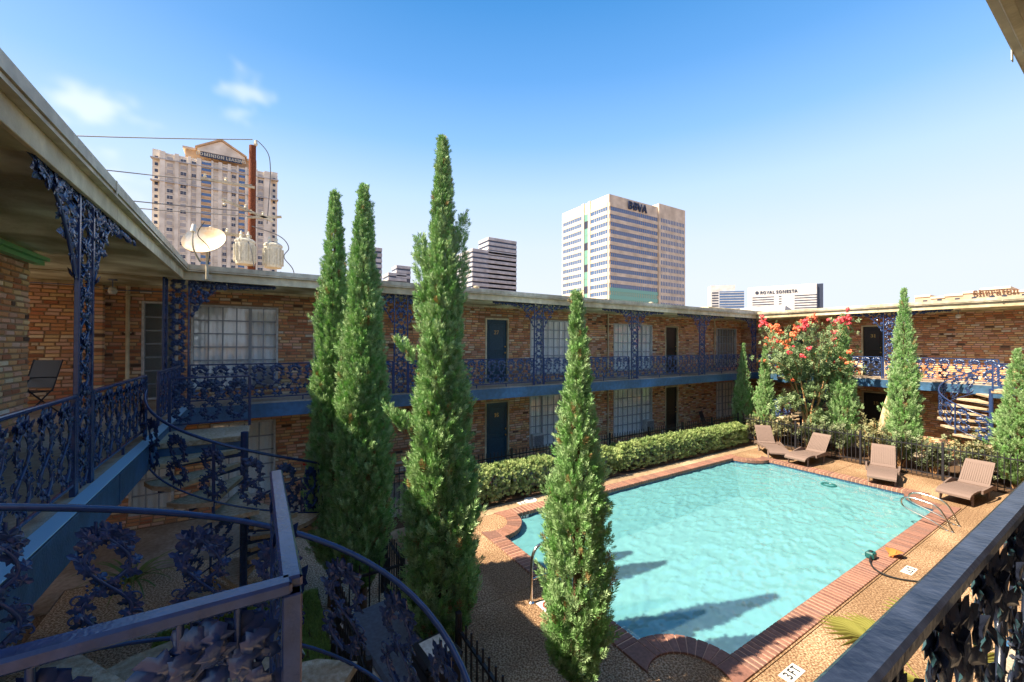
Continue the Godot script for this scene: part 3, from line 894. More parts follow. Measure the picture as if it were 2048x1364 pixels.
func iron_things() -> void:
	var I: Material = M.iron
	var seg := [[-1.14, 2.9, "below the wide curtained window"], [3.3, 7.22, "in front of door 27"], [7.62, 11.45, "over the two nearer hedges"], [11.85, 15.66, "over the longest hedge"], [16.06, 19.75, "below the dark window at the inner corner"]]
	for q in seg: railing("navy vine railing on the long wing " + q[2], W(q[0], 2.74, 10.3), W(q[1], 2.74, 10.3), I, false)
	railing("bright blue cast iron railing beyond the bright blue lace column", W(-1.27, 2.74, 5.15), W(-1.27, 2.74, 7.25), M.iron, true)
	railing("bright blue cast iron railing with leafy vines over the blue ledge", W(-1.27, 2.74, 2.0), W(-1.27, 2.74, 4.73), M.iron, true)
	railing("short cast iron railing behind the spiral landing at the corner", W(-1.27, 2.74, 8.1), W(-1.27, 2.74, 10.1), I, false)
	railing("sunlit cast iron railing behind the flowering tree", W(20, 2.74, 10.1), W(20, 2.74, 8.75), I, false)
	railing("sunlit cast iron railing in front of door 31", W(20, 2.74, 7.9), W(20, 2.74, 5.65), I, false)
	railing("sunlit cast iron railing along the bare brick wall", W(20, 2.74, 5.2), W(20, 2.74, 2.79), I, false)
	railing("cast iron railing beyond the spiral stair against the sunlit wall", W(20, 2.74, 1.95), W(20, 2.74, 0.4), I, false)
	railing("wide black balcony rail with chipped paint over dense vine panels", W(-0.45, 2.74, 0.22), W(3.4, 2.74, 0.22), M.dark_rail, true, 0.046)
	railing("black balcony rail further along past the lace column", W(3.8, 2.74, 0.22), W(8.0, 2.74, 0.22), M.dark_rail, true, 0.046)
	column("navy lace column partly behind the tallest cypress", W(3.1, 2.74, 10.3), 0.0, false, I)
	column("navy lace column beside door 27 and a curtained window", W(7.42, 2.74, 10.3), 0.0, false, I)
	column("navy lace column in front of the tall curtained window", W(11.65 + 0.1, 2.74, 10.3), 0.0, false, I)
	column("navy lace column between dark door and dark window", W(15.86, 2.74, 10.3), 0.0, false, I)
	column("navy double lace column at the corner by the satellite dish", W(-1.33, 2.74, 10.3), 0.0, true, I, [false, true], true)
	column("lace column at the inner corner behind flowering tree", W(19.95, 2.74, 10.3), 0.0, false, I, [true, false])
	column("bright blue lace column between the two blue railings", W(-1.27, 2.74, 4.95), PI * 0.5, true, M.iron, [true, true, "short"])
	column("blue lace column near the foreground stair landing", W(-1.27, 2.74, 1.75), PI * 0.5, true, M.iron)
	column("sunlit lace column beside door 31", W(20, 2.74, 5.43), -PI * 0.5, false, I)
	column("black lace column of the near balcony under the dark eave", W(3.6, 2.74, 0.22), PI, true, M.dark_rail)
	spiral("spiral stair with grey landing rail in the left foreground", -0.14, 1.98, deg_to_rad(150.0), -1.0, 13, true, M.iron, [[-1.13, 1.05, 0.07, 1.05], [0.07, 1.05, 0.07, 1.97]], [-1.14, 0.07, 1.03, 1.98])
	spiral("spiral stair with stone treads below the curtained window, beside the cypress pair", -0.15, 7.2, deg_to_rad(180.0), 1.0, 13, true, M.iron, [[-1.13, 8.05, -0.1, 8.05]], [-1.14, -0.1, 7.2, 8.08])
	spiral("sunlit spiral stair against orange brick by the last lounger", 18.9, 2.79, 0.0, 1.0, 13, false, M.iron, [[18.85, 1.95, 19.85, 1.95], [18.85, 1.95, 18.85, 2.75]], [18.85, 19.87, 1.93, 2.79])
	spiral("shaded spiral stair hidden behind the flowering tree", 18.9, 7.9, 0.0, -1.0, 13, false, M.iron, [[18.85, 8.75, 19.85, 8.75]], [18.85, 19.87, 7.9, 8.78])

# ---------- pool, deck and court
const X0 := 4.35
const X1 := 15.05
const D0 := 2.95
const D1 := 8.08
const PR := 0.8
func arc(o: PackedVector2Array, cx: float, cy: float, r: float, a0: float, a1: float, n: int) -> void:
	for i in n + 1:
		var a := deg_to_rad(lerpf(a0, a1, float(i) / n))
		o.append(Vector2(cx + r * cos(a), cy + r * sin(a)))
func pool_line(g: float) -> PackedVector2Array: # outline in (x, d), g outside the water's edge
	var o := PackedVector2Array()
	var e := rad_to_deg(asin(clampf(g / (PR - g), -1, 1)))
	arc(o, X1, D0, PR - g, 180 + e, 90 - e, 14)
	arc(o, X1, D1, PR - g, 270 + e, 180 - e, 14)
	arc(o, X0, D1, PR - g, 360 + e, 270 - e, 14)
	arc(o, X0, D0, PR - g, 90 + e, 0 - e, 14)
	return o
func flat(b: MB, pg: PackedVector2Array, y0: float, y1: float) -> void: # plan polygon (x, d) as a slab
	b.prism(pg, y0, y1, Transform3D(Basis(Vector3(1, 0, 0), Vector3(0, 0, -1), Vector3(0, 1, 0)), Vector3.ZERO))
func rect(x0: float, x1: float, d0: float, d1: float) -> PackedVector2Array:
	return PackedVector2Array([Vector2(x0, d0), Vector2(x1, d0), Vector2(x1, d1), Vector2(x0, d1)])
func court() -> void:
	var b := MB.new()
	# the ground sheet, with a hole where the pool is dug in
	var G := 3000.0
	for q in [[-G, G, 8.6, G], [-G, G, -G, 2.5], [-G, 3.9, 2.5, 8.6], [15.5, G, 2.5, 8.6]]:
		b.quad(W(q[0], -0.04, q[2]), W(q[1], -0.04, q[2]), W(q[1], -0.04, q[3]), W(q[0], -0.04, q[3]))
	struct("ground", b, M.ground)
	b = MB.new()
	b.b2(W(-2.6, -0.035, -1.1), W(1.84, -0.008, 8.8)); b.b2(W(-2.6, -0.035, 8.8), W(2.29, -0.008, 9.41))
	struct("courtyard_path", b, M.gravel_path)
	b = MB.new()
	b.b2(W(-7.0, -0.035, 9.42), W(21.3, 0.0, 11.66))
	b.b2(W(-7.0, -0.035, 8.81), W(-2.61, 0.0, 9.41))
	struct("walkway_pavement", b, M.concrete)
	b = MB.new()
	b.b2(W(2.3, -0.035, 8.81), W(17.2, 0.006, 9.41)); b.b2(W(17.25, -0.035, -1.0), W(19.7, 0.02, 9.41))
	struct("planting_bed", b, M.soil)
	b = MB.new()
	b.b2(W(-1.15, -0.007, 1.2), W(0.86, 0.004, 7.3))
	struct("lawn_soil", b, M.soil)
	b = MB.new()
	b.b2(W(19.71, -0.035, -1.0), W(21.36, 0.0, 9.41))
	struct("walkway_pavement", b, M.concrete)
	# deck slabs with open joints
	var dk := Node3D.new()
	dk.name = "pool_deck"
	dk.set_meta("kind", "structure")
	add_child(dk)
	var outer := pool_line(0.3)
	var xs := [1.86, 4.05, 7.6, 11.3, 15.35, 17.2]
	var ds := [-1.1, 2.62, 5.55, 8.38, 8.8]
	for i in xs.size() - 1:
		for j in ds.size() - 1:
			var res := Geometry2D.clip_polygons(rect(xs[i] + 0.006, xs[i + 1] - 0.006, ds[j] + 0.006, ds[j + 1] - 0.006), outer)
			for pg in res:
				if Geometry2D.is_polygon_clockwise(pg): continue
				b = MB.new()
				flat(b, pg, -0.2, 0.0)
				mbp(dk, "deck_slab", b, M.smooth_deck if j == 3 else M.aggregate)
	# the pool itself
	var pool := Node3D.new()
	pool.name = "swimming_pool"
	add_child(pool)
	pool.position = W(9.7, 0, 5.5)
	var off := -pool.position
	tag(pool, "turquoise rectangular swimming pool with scalloped corners and red brick coping", "pool")
	var inner := pool_line(0.0)
	b = MB.new()
	var tiles := MB.new()
	var nn := inner.size()
	for i in nn:
		var p := inner[i]
		var q := inner[(i + 1) % nn]
		b.quad(W(q.x, -1.25, q.y) + off, W(p.x, -1.25, p.y) + off, W(p.x, -0.03, p.y) + off, W(q.x, -0.03, q.y) + off)
		# waterline tiles, a row of squares standing proud of the plaster
		var L := p.distance_to(q)
		var k := maxi(1, roundi(L / 0.155))
		var dir := (q - p) / L
		var nrm_ := Vector2(-dir.y, dir.x) # towards the water
		for m in k:
			for row in 2:
				var a := p + dir * (L * m / k + 0.004)
				var e := p + dir * (L * (m + 1) / k - 0.004)
				var y0 := -0.33 + row * 0.15
				var c4 := [W(a.x, y0, a.y), W(e.x, y0, e.y), W(e.x, y0 + 0.142, e.y), W(a.x, y0 + 0.142, a.y)]
				var up := W(nrm_.x, 0, nrm_.y) * 0.008
				tiles.quad(c4[1] + up + off, c4[0] + up + off, c4[3] + up + off, c4[2] + up + off)
	var ix := Geometry2D.triangulate_polygon(inner)
	for i in range(0, ix.size(), 3):
		var p0 := inner[ix[i]]
		var p1 := inner[ix[i + 1]]
		var p2 := inner[ix[i + 2]]
		if (p1 - p0).cross(p2 - p0) < 0:
			var w := p1
			p1 = p2; p2 = w
		b.tri(W(p0.x, -1.25, p0.y) + off, W(p1.x, -1.25, p1.y) + off, W(p2.x, -1.25, p2.y) + off)
	mbp(pool, "basin", b, M.pool_plaster)
	stuff(mbp(pool, "waterline_tiles", tiles, M.pool_tile))
	for i in 3:
		var x1 := 4.36 + 0.35 * (i + 1)
		var y := -0.34 - 0.26 * i
		var st := boxp(pool, "step", W(4.36 + 0.35 * i, -1.24, 3.8) + off, W(x1, y, 7.25) + off, mat("step_plaster", Color8(222, 240, 238), 0.7), 0.01)
		var nz := MB.new()
		for k in 22: nz.b2(W(x1 - 0.07, y + 0.001, 3.84 + k * 0.155) + off, W(x1 - 0.02, y + 0.005, 3.84 + k * 0.155 + 0.145) + off)
		mbp(st, "nosing_tiles", nz, M.pool_tile)
	# mortar bed under the coping, then the bricks piece by piece
	b = MB.new()
	for q in [[pool_line(0.296), pool_line(-0.012)]]:
		var oa: PackedVector2Array = q[0]
		var ia: PackedVector2Array = q[1]
		for i in oa.size():
			var j := (i + 1) % oa.size()
			b.hexa([W(oa[i].x, -0.06, oa[i].y) + off, W(oa[j].x, -0.06, oa[j].y) + off, W(ia[j].x, -0.06, ia[j].y) + off, W(ia[i].x, -0.06, ia[i].y) + off, W(oa[i].x, 0.017, oa[i].y) + off, W(oa[j].x, 0.017, oa[j].y) + off, W(ia[j].x, 0.017, ia[j].y) + off, W(ia[i].x, 0.017, ia[i].y) + off])
	mbp(pool, "coping_mortar", b, mat("coping_joint", Color8(196, 154, 128), 0.9))
	var cm := []
	var cb := []
	for q in [[142, 102, 86], [152, 110, 92], [134, 94, 80], [146, 106, 90], [130, 96, 84]]:
		b = MB.new()
		b.col = lin(q[0], q[1], q[2])
		b.bevel(Vector3(0, -0.02, 0), Vector3(0.083, 0.09, 0.325), 0.006)
		cm.append(b.mesh()); cb.append(b.col)
	var r := RandomNumberGenerator.new()
	r.seed = 3
	var run := func(a: Vector2, e: Vector2, out: Vector2) -> void:
		var L := a.distance_to(e)
		var k := roundi(L / 0.1005)
		for i in k:
			var p: Vector2 = a + (e - a) * ((i + 0.5) / k) + out * 0.1375
			part(pool, "coping_brick", cm[r.randi() % 5], M.coping, Transform3D(Basis(Vector3.UP, 0.0 if absf(out.y) > 0.5 else PI * 0.5), W(p.x, r.randf_range(-0.002, 0.002), p.y) + off))
	run.call(Vector2(X0 + PR, D0), Vector2(X1 - PR, D0), Vector2(0, -1)); run.call(Vector2(X0 + PR, D1), Vector2(X1 - PR, D1), Vector2(0, 1))
	run.call(Vector2(X0, D0 + PR), Vector2(X0, D1 - PR), Vector2(-1, 0)); run.call(Vector2(X1, D0 + PR), Vector2(X1, D1 - PR), Vector2(1, 0))
	for c in [[X1, D0, 90.0], [X1, D1, 180.0], [X0, D1, 270.0], [X0, D0, 0.0]]:
		for i in 9: # wedges round the scallop
			var a0: float = c[2] + i * 10.0 + 0.55
			var pg := PackedVector2Array()
			arc(pg, c[0], c[1], PR + 0.024, a0, a0 + 8.9, 2)
			arc(pg, c[0], c[1], PR - 0.3, a0 + 8.9, a0, 2)
			b = MB.new()
			b.col = cb[r.randi() % 5]
			flat(b, pg, -0.065, 0.025)
			part(pool, "coping_brick", b.mesh(), M.coping, Transform3D(Basis.IDENTITY, off))
		for s in [0, 1]: # the two pieces between scallop and straight run
			var pg := PackedVector2Array()
			var ang: float = c[2] + (92.0 + 0.0 if s else -2.0)
			var e := 36.87 - 1.5
			if s: arc(pg, c[0], c[1], PR - 0.3, c[2] + 90.6, c[2] + 90.0 + e, 4)
			else: arc(pg, c[0], c[1], PR - 0.3, c[2] - 0.6, c[2] - e, 4)
			var ax := Vector2.from_angle(deg_to_rad(c[2] + (90.0 if s else 0.0))) # along the edge away from the corner
			var ay := Vector2.from_angle(deg_to_rad(c[2] + (180.0 if s else -90.0))) # away from the water
			var o := Vector2(c[0], c[1])
			pg.append(o + ax * 0.4 + ay * 0.298)
			pg.append(o + ax * (PR - 0.004) + ay * 0.298)
			pg.append(o + ax * (PR - 0.004) + ay * 0.004)
			b = MB.new()
			b.col = cb[r.randi() % 5]
			flat(b, pg, -0.065, 0.024)
			part(pool, "coping_brick", b.mesh(), M.coping, Transform3D(Basis.IDENTITY, off))
	# water with real ripples
	b = MB.new()
	var nz2 := FastNoiseLite.new()
	nz2.seed = 8; nz2.frequency = 0.55; nz2.fractal_octaves = 3
	var hgt := func(x: float, d: float) -> float:
		var k := 0.5 + 0.9 * absf(nz2.get_noise_2d(x * 0.5 + 40, d * 0.5))
		var rg := 1.0 - absf(nz2.get_noise_2d(x * 1.6 + d * 1.3 + 70, d * 3.4 - x * 1.5))
		return k * (0.024 * nz2.get_noise_2d(x * 2.0 + d * 1.1, d * 4.6 - x * 0.9) + 0.012 * nz2.get_noise_2d(x * 6.0 + 9, d * 7.0) + 0.03 * pow(rg, 6.0))
	var sx := 0.055
	var nx := int((X1 - X0) / sx)
	var nd := int((D1 - D0) / sx)
	var hs := []
	for i in nx + 1:
		var row := PackedFloat32Array()
		for j in nd + 1: row.append(hgt.call(X0 + (X1 - X0) * i / nx, D0 + (D1 - D0) * j / nd))
		hs.append(row)
	var vn := func(i: int, j: int) -> Vector3:
		var a: float = hs[mini(i + 1, nx)][j] - hs[maxi(i - 1, 0)][j]
		var e: float = hs[i][mini(j + 1, nd)] - hs[i][maxi(j - 1, 0)]
		return Vector3(-a / (2 * sx), 1, e / (2 * sx)).normalized()
	var vp := func(i: int, j: int) -> Vector3: return W(X0 + (X1 - X0) * i / nx, -0.13 + hs[i][j], D0 + (D1 - D0) * j / nd) + off
	for i in nx:
		for j in nd:
			var p := [vp.call(i, j), vp.call(i + 1, j), vp.call(i + 1, j + 1), vp.call(i, j + 1)]
			var n4 := [vn.call(i, j), vn.call(i + 1, j), vn.call(i + 1, j + 1), vn.call(i, j + 1)]
			b.tri_n(p[0], p[1], p[2], n4[0], n4[1], n4[2]); b.tri_n(p[0], p[2], p[3], n4[0], n4[2], n4[3])
	var wt := part(self, numbered("pool_water"), b.mesh(), M.water, Transform3D(Basis.IDENTITY, pool.position))
	wt.set_meta("kind", "structure")
	var fl := thing("floating_ring", "small dark ring floating near the far end of the pool", "ring", W(14.3, -0.13, 5.25))
	b = MB.new()
	b.lathe(Vector3.ZERO, [[0.13, 0.0], [0.19, 0.0], [0.2, 0.02], [0.18, 0.035], [0.14, 0.035], [0.13, 0.02], [0.13, 0.0]], 20)
	mbp(fl, "hoop", b, M.teal_plastic)
	# waterline depth tile
	_marker(pool, W(5.35, -0.11, 8.065) + off, Basis.IDENTITY, "3 FT", 0.34, 0.12, "depth_tile")
	# depth markers on the deck
	var lie := Basis(Vector3(1, 0, 0), Vector3(0, 0, -1), Vector3(0, 1, 0))
	for q in [[5.55, 2.42, "3 FT", 0.0, "white depth marker tile reading 3 FT by near corner of coping"], [9.85, 2.42, "3 FT", PI, "white depth marker tile beside the black hose"], [5.75, 8.58, "3 FT", PI, "white depth marker tile near the round skimmer lid"]]:
		var t := thing("depth_marker", q[4], "marker", W(q[0], 0.0, q[1]))
		_marker(t, Vector3(0, 0.002, 0), Basis(Vector3.UP, q[3]) * lie, q[2], 0.36, 0.15, "tile")
	var nd_ := thing("no_diving_marker", "white no diving tile with crossed circle by the stair rail", "marker", W(4.02 - 0.2, 0.0, 5.0))
	_marker(nd_, Vector3(0, 0.002, 0), lie, "", 0.3, 0.3, "tile")
	b = MB.new()
	b.lathe(Vector3(0, 0.007, 0), [[0.11, 0.0], [0.11, 0.003], [0.085, 0.003], [0.085, 0.0]], 20)
	b.box(Vector3(0, 0.009, 0), Vector3(0.18, 0.003, 0.025), Basis(Vector3.UP, 0.7))
	mbp(nd_, "symbol", b, mat("red_ink", Color8(170, 60, 60), 0.7))
	var sk := thing("skimmer_lid", "round white skimmer lid set in the deck by the hedge", "lid", W(5.96, 0, 8.62))
	b = MB.new()
	b.lathe(Vector3.ZERO, [[0.0, 0.001], [0.17, 0.001], [0.17, 0.01], [0.155, 0.014], [0.0, 0.014]], 24)
	mbp(sk, "lid", b, M.white_plastic)
	b = MB.new()
	for i in 4: b.b2(Vector3(-0.07, 0.014, -0.05 + i * 0.03), Vector3(0.07, 0.017, -0.04 + i * 0.03))
	mbp(sk, "grip_ribs", b, M.plastic_grey)
func _marker(t: Node3D, p: Vector3, B: Basis, txt: String, w: float, h: float, called: String) -> void:
	var b := MB.new()
	b.bevel(Vector3.ZERO, Vector3(w, h, 0.008), 0.002)
	var o := part(t, called, b.mesh(), M.white_plastic, Transform3D(B, p))
	if txt:
		var tm := TextMesh.new()
		tm.text = txt; tm.font_size = 16; tm.pixel_size = h * 0.058; tm.depth = 0.003
		var fo := SystemFont.new()
		fo.font_names = PackedStringArray(["Droid Sans"])
		fo.font_weight = 700
		tm.font = fo
		part(o, "lettering", tm, M.ink, Transform3D(Basis.IDENTITY, Vector3(0, 0, 0.005)))

# ---------- fences and furniture
func fence(label: String, a: Vector3, b: Vector3, h := 1.1) -> void:
	var v := b - a
	var L := v.length()
	var t := thing("picket_fence", label, "fence", a, atan2(-v.z, v.x), "dark metal picket fences round the pool")
	var m := MB.new()
	m.b2(Vector3(-0.008, 0.05, -0.008), Vector3(0.008, h, 0.008))
	var pk := m.mesh()
	var n := int(L / 0.115)
	for i in n: part(t, "picket", pk, M.fence_iron, Transform3D(Basis.IDENTITY, Vector3((i + 0.5) * L / n, 0, 0)))
	for y in [0.14, h - 0.16]: boxp(t, "fence_rail", Vector3(0, y, -0.0145), Vector3(L, y + 0.03, 0.0145), M.fence_iron)
	var k := maxi(1, roundi(L / 1.9))
	for i in k + 1:
		var x := L * i / k
		boxp(t, "fence_post", Vector3(x - 0.028, -0.03, -0.028), Vector3(x + 0.028, h + 0.04, 0.028), M.fence_iron, 0.004)
func lounger(label: String, x: float, d: float, yaw: float) -> void:
	var t := thing("pool_lounger", label, "lounger", W(x, 0, d), yaw, "brown wicker loungers at the end of the pool")
	t.scale = Vector3.ONE * 0.94
	var sheet := func(prof: Array, w0: float, w1: float, th: float) -> MB:
		var b := MB.new()
		var n := prof.size()
		for i in n - 1:
			var wa := lerpf(w0, w1, float(i) / (n - 1))
			var wb := lerpf(w0, w1, float(i + 1) / (n - 1))
			var p: Array = prof[i]
			var q: Array = prof[i + 1]
			b.hexa([Vector3(-wa, p[1] - th, p[0]), Vector3(-wb, q[1] - th, q[0]), Vector3(wb, q[1] - th, q[0]), Vector3(wa, p[1] - th, p[0]),
				Vector3(-wa, p[1], p[0]), Vector3(-wb, q[1], q[0]), Vector3(wb, q[1], q[0]), Vector3(wa, p[1], p[0])])
		return b
	# local +z points to the foot end
	mbp(t, "seat", sheet.call([[-0.38, 0.30], [-0.1, 0.315], [0.25, 0.35], [0.6, 0.375], [0.85, 0.36], [1.0, 0.32], [1.07, 0.27]], 0.36, 0.33, 0.05), M.wicker)
	mbp(t, "backrest", sheet.call([[-0.88, 0.93], [-0.84, 0.90], [-0.7, 0.74], [-0.52, 0.52], [-0.40, 0.37], [-0.33, 0.33]], 0.29, 0.31, 0.035), M.wicker)
	var rb := MB.new()
	for i in 13:
		var u := -0.26 + i * 0.0433
		rb.box(Vector3(u, 0.63, -0.60), Vector3(0.012, 0.012, 0.60), Basis(Vector3.RIGHT, 0.87))
	mbp(t, "backrest_ribs", rb, M.wicker)
	for s in [-1.0, 1.0]:
		var b := MB.new()
		var pr := [[-0.62, 0.30, 0.36], [-0.45, 0.36, 0.38], [-0.2, 0.43, 0.40], [0.1, 0.40, 0.39], [0.4, 0.37, 0.37]]
		for i in pr.size() - 1:
			var p: Array = pr[i]
			var q: Array = pr[i + 1]
			b.hexa([Vector3(s * (p[2] - 0.02 * s), p[1] - 0.1, p[0]), Vector3(s * (q[2] - 0.02 * s), q[1] - 0.1, q[0]), Vector3(s * (q[2] + 0.02 * s), q[1] - 0.1, q[0]), Vector3(s * (p[2] + 0.02 * s), p[1] - 0.1, p[0]),
				Vector3(s * (p[2] - 0.02 * s), p[1], p[0]), Vector3(s * (q[2] - 0.02 * s), q[1], q[0]), Vector3(s * (q[2] + 0.02 * s), q[1], q[0]), Vector3(s * (p[2] + 0.02 * s), p[1], p[0])])
		mbp(t, "side_wing", b, M.wicker)
		for z in [-0.3, 0.8]:
			b = MB.new()
			b.tube(pv([Vector3(s * 0.31, 0.0, z + 0.05), Vector3(s * 0.29, 0.28, z - 0.03)]), 0.025, 0.035, 6)
			mbp(t, "leg", b, M.wicker)
	boxp(t, "cross_bar", Vector3(-0.3, 0.22, -0.31), Vector3(0.3, 0.265, -0.26), M.wicker)
	boxp(t, "cross_bar", Vector3(-0.3, 0.26, 0.76), Vector3(0.3, 0.30, 0.81), M.wicker)
func curve(pts: Array, n := 6) -> PackedVector3Array:
	var c := Curve3D.new()
	for i in pts.size():
		var p: Vector3 = pts[i]
		var a: Vector3 = pts[maxi(i - 1, 0)]
		var b: Vector3 = pts[mini(i + 1, pts.size() - 1)]
		var tg := (b - a) * 0.18
		c.add_point(p, -tg, tg)
	var o := PackedVector3Array()
	for i in pts.size() - 1:
		for k in n: o.append(c.sample(i, float(k) / n))
	o.append(pts[-1])
	return o
func furniture() -> void:
	fence("dark picket fence running behind the hedges below the long walkway", W(2.2, 0, 9.5), W(17.15, 0, 9.5))
	fence("dark picket fence behind the loungers, tangled with shrubs", W(17.2, 0, 9.3), W(17.2, 0, -0.4))
	fence("short picket fence across the bay beside the deck box", W(0.84, 0, 5.58), W(1.72, 0, 5.58))
	fence("picket fence between the lawn strip and the deck box", W(0.88, 0, 2.2), W(0.88, 0, 5.5))
	fence("picket fence beside the trash bin at the pool deck edge", W(1.84, 0, 2.4), W(1.84, 0, 4.0))
	fence("picket gate section behind the cypress pair", W(1.74, 0, 5.65), W(1.74, 0, 6.7))
	fence("picket fence beyond the cypress pair below the walkway", W(1.8, 0, 6.75), W(2.15, 0, 9.45))
	lounger("brown wicker lounger beside the hedge end, turned towards the pool", 16.1, 7.75, -PI * 0.5 + 0.75)
	lounger("brown wicker lounger in front of the flowering tree", 16.1, 6.45, -PI * 0.5 - 0.05)
	lounger("brown wicker lounger between two fence posts with a clear stretch around", 15.95, 4.5, -PI * 0.5 + 0.25)
	lounger("brown wicker lounger next to the pool ladder", 15.9, 2.75, -PI * 0.5 - 0.1)
	# closed umbrella
	var t := thing("patio_umbrella", "closed tan patio umbrella among the shrubs below door 31", "umbrella", W(18.3, 0, 5.0))
	var b := MB.new()
	var prof := []
	for q in [[0.30, 0.95], [0.27, 1.2], [0.2, 1.6], [0.12, 2.0], [0.05, 2.25], [0.0, 2.3]]: prof.append(q)
	for i in prof.size() - 1:
		for k in 24:
			var p := []
			for e in [[k, i], [k + 1, i], [k + 1, i + 1], [k, i + 1]]:
				var a: float = TAU * e[0] / 24
				var rr: float = prof[e[1]][0] * (1.0 if int(e[0]) % 3 else 0.72)
				p.append(Vector3(sin(a) * rr, prof[e[1]][1], cos(a) * rr))
			b.quad(p[0], p[1], p[2], p[3])
	mbp(t, "canopy", b, M.canvas)
	b = MB.new()
	b.tube(pv([Vector3(0, 0.02, 0), Vector3(0, 2.4, 0)]), 0.022, 0.022, 8)
	b.lathe(Vector3.ZERO, [[0.0, 0.0], [0.25, 0.0], [0.25, 0.05], [0.06, 0.09], [0.03, 0.12]], 18)
	mbp(t, "pole", b, M.rail_iron)
	# hand rail into the pool
	t = thing("pool_hand_rail", "polished steel hand rail curving from deck into the pool steps", "hand rail", W(3.62, 0, 5.2))
	b = MB.new()
	b.tube(curve([Vector3(0, 0, 0), Vector3(0, 0.55, 0), Vector3(0.05, 0.78, 0), Vector3(0.2, 0.86, 0), Vector3(0.42, 0.8, 0), Vector3(1.2, 0.2, 0), Vector3(1.28, -0.3, 0)]), 0.024, 0.024, 10)
	mbp(t, "rail_tube", b, M.steel)
	b = MB.new()
	b.tube(pv([Vector3(0.02, 0.36, 0), Vector3(0.95, 0.36, 0)]), 0.019, 0.019, 8)
	b.tube(pv([Vector3(0.3, 0.0, 0), Vector3(0.3, 0.36, 0)]), 0.02, 0.02, 8)
	mbp(t, "lower_tube", b, M.steel)
	b = MB.new()
	for x in [0.0, 0.3]: b.lathe(Vector3(x, 0.0, 0), [[0.05, 0.0], [0.05, 0.012], [0.026, 0.03]], 14)
	mbp(t, "escutcheon", b, M.steel)
	# looped grab rails at the far end of the near edge
	for q in [[12.65, "looped steel grab rail standing next to the brick coping, the one further from the loungers"], [13.2, "looped steel grab rail of the pair, the one closer to the last lounger"]]:
		t = thing("pool_grab_rail", q[1], "grab rail", W(q[0], 0, 2.42), 0.0, "pair of steel grab rails")
		t.scale = Vector3.ONE * 0.78
		b = MB.new()
		b.tube(curve([Vector3(0, 0, 0), Vector3(0, 0.42, -0.17), Vector3(0, 0.6, -0.32), Vector3(0, 0.66, -0.55), Vector3(0, 0.68, -0.85), Vector3(0, 0.6, -1.02), Vector3(0, 0.44, -1.04), Vector3(0, 0.33, -0.9), Vector3(0, 0.16, -0.4), Vector3(0, 0.0, -0.1)]), 0.023, 0.023, 10)
		mbp(t, "rail_tube", b, M.steel)
		b = MB.new()
		for z in [0.0, -0.1]: b.lathe(Vector3(0, 0.0, z), [[0.045, 0.0], [0.045, 0.012], [0.026, 0.03]], 14)
		mbp(t, "escutcheon", b, M.steel)
	# pump float and hose on the coping
	t = thing("pool_pump", "small teal submersible pump resting on the brick coping", "pump", W(9.75, 0.027, 2.92))
	b = MB.new()
	b.bevel(Vector3(0, 0.06, 0), Vector3(0.17, 0.12, 0.13), 0.02)
	mbp(t, "housing", b, M.teal_plastic)
	b = MB.new()
	b.bevel(Vector3(0, 0.125, 0), Vector3(0.08, 0.02, 0.05), 0.006)
	for i in 5: b.b2(Vector3(-0.07 + i * 0.03, 0.02, -0.068), Vector3(-0.055 + i * 0.03, 0.09, -0.064))
	mbp(t, "cap", b, M.rubber)
	t = thing("pump_hose", "black hose looping from the teal pump over the deck", "hose", W(9.75, 0.0, 2.9))
	b = MB.new()
	b.tube(curve([Vector3(-0.08, 0.09, 0.0), Vector3(-0.3, 0.06, 0.06), Vector3(-0.5, 0.045, 0.22), Vector3(-0.45, 0.02, 0.48), Vector3(-0.1, 0.018, 0.85), Vector3(0.3, 0.018, 1.2), Vector3(0.5, 0.018, 2.2)]), 0.014, 0.014, 8)
	mbp(t, "hose", b, M.rubber)
	t = thing("dry_leaf", "large curled orange dry leaf lying by the teal pump", "leaf", W(10.05, 0.03, 2.75))
	for s in [0.0, 0.5]:
		b = MB.new()
		var prev := []
		for i in 9:
			var q := i / 8.0
			var w := 0.075 * sin(q * PI) + 0.004
			var o := Vector3(q * 0.36, 0.015 + 0.05 * sin(q * 2.4), 0)
			var cur := [o + Vector3(0, 0.03 * sin(q * PI), -w), o, o + Vector3(0, 0.03 * sin(q * PI), w)]
			if i:
				for k in 2: b.quad(prev[k + 1], cur[k + 1], cur[k], prev[k])
			prev = cur
		part(t, "blade", b.mesh(), M.dry_leaf, Transform3D(Basis(Vector3.UP, -0.4 + s * 1.6), Vector3(0.03 * s, 0.004, 0.1 * s)))
	# trash bin
	t = thing("trash_bin", "dark square trash bin with a white notice on its top", "bin", W(1.55, 0, 3.9), 0.1)
	boxp(t, "body", Vector3(-0.19, 0.0, -0.19), Vector3(0.19, 0.86, 0.19), M.plastic_dark, 0.02)
	boxp(t, "lid", Vector3(-0.205, 0.862, -0.205), Vector3(0.205, 0.94, 0.205), M.plastic_dark, 0.025)
	boxp(t, "notice", Vector3(-0.12, 0.941, -0.15), Vector3(0.12, 0.945, 0.12), M.white_plastic)
	# deck box with slatted side and padded lid
	t = thing("deck_box", "grey slatted deck box with dark padded lid inside the picket bay", "box", W(1.28, 0, 4.55), 0.15)
	boxp(t, "body", Vector3(-0.26, 0.04, -0.72), Vector3(0.26, 0.62, 0.72), M.plastic_dark, 0.02)
	for i in 6:
		boxp(t, "slat", Vector3(-0.28, 0.06 + i * 0.092, -0.70), Vector3(-0.262, 0.14 + i * 0.092, 0.70), M.plastic_grey, 0.006)
		boxp(t, "slat", Vector3(-0.255, 0.06 + i * 0.092, 0.722), Vector3(0.255, 0.14 + i * 0.092, 0.74), M.plastic_grey, 0.006)
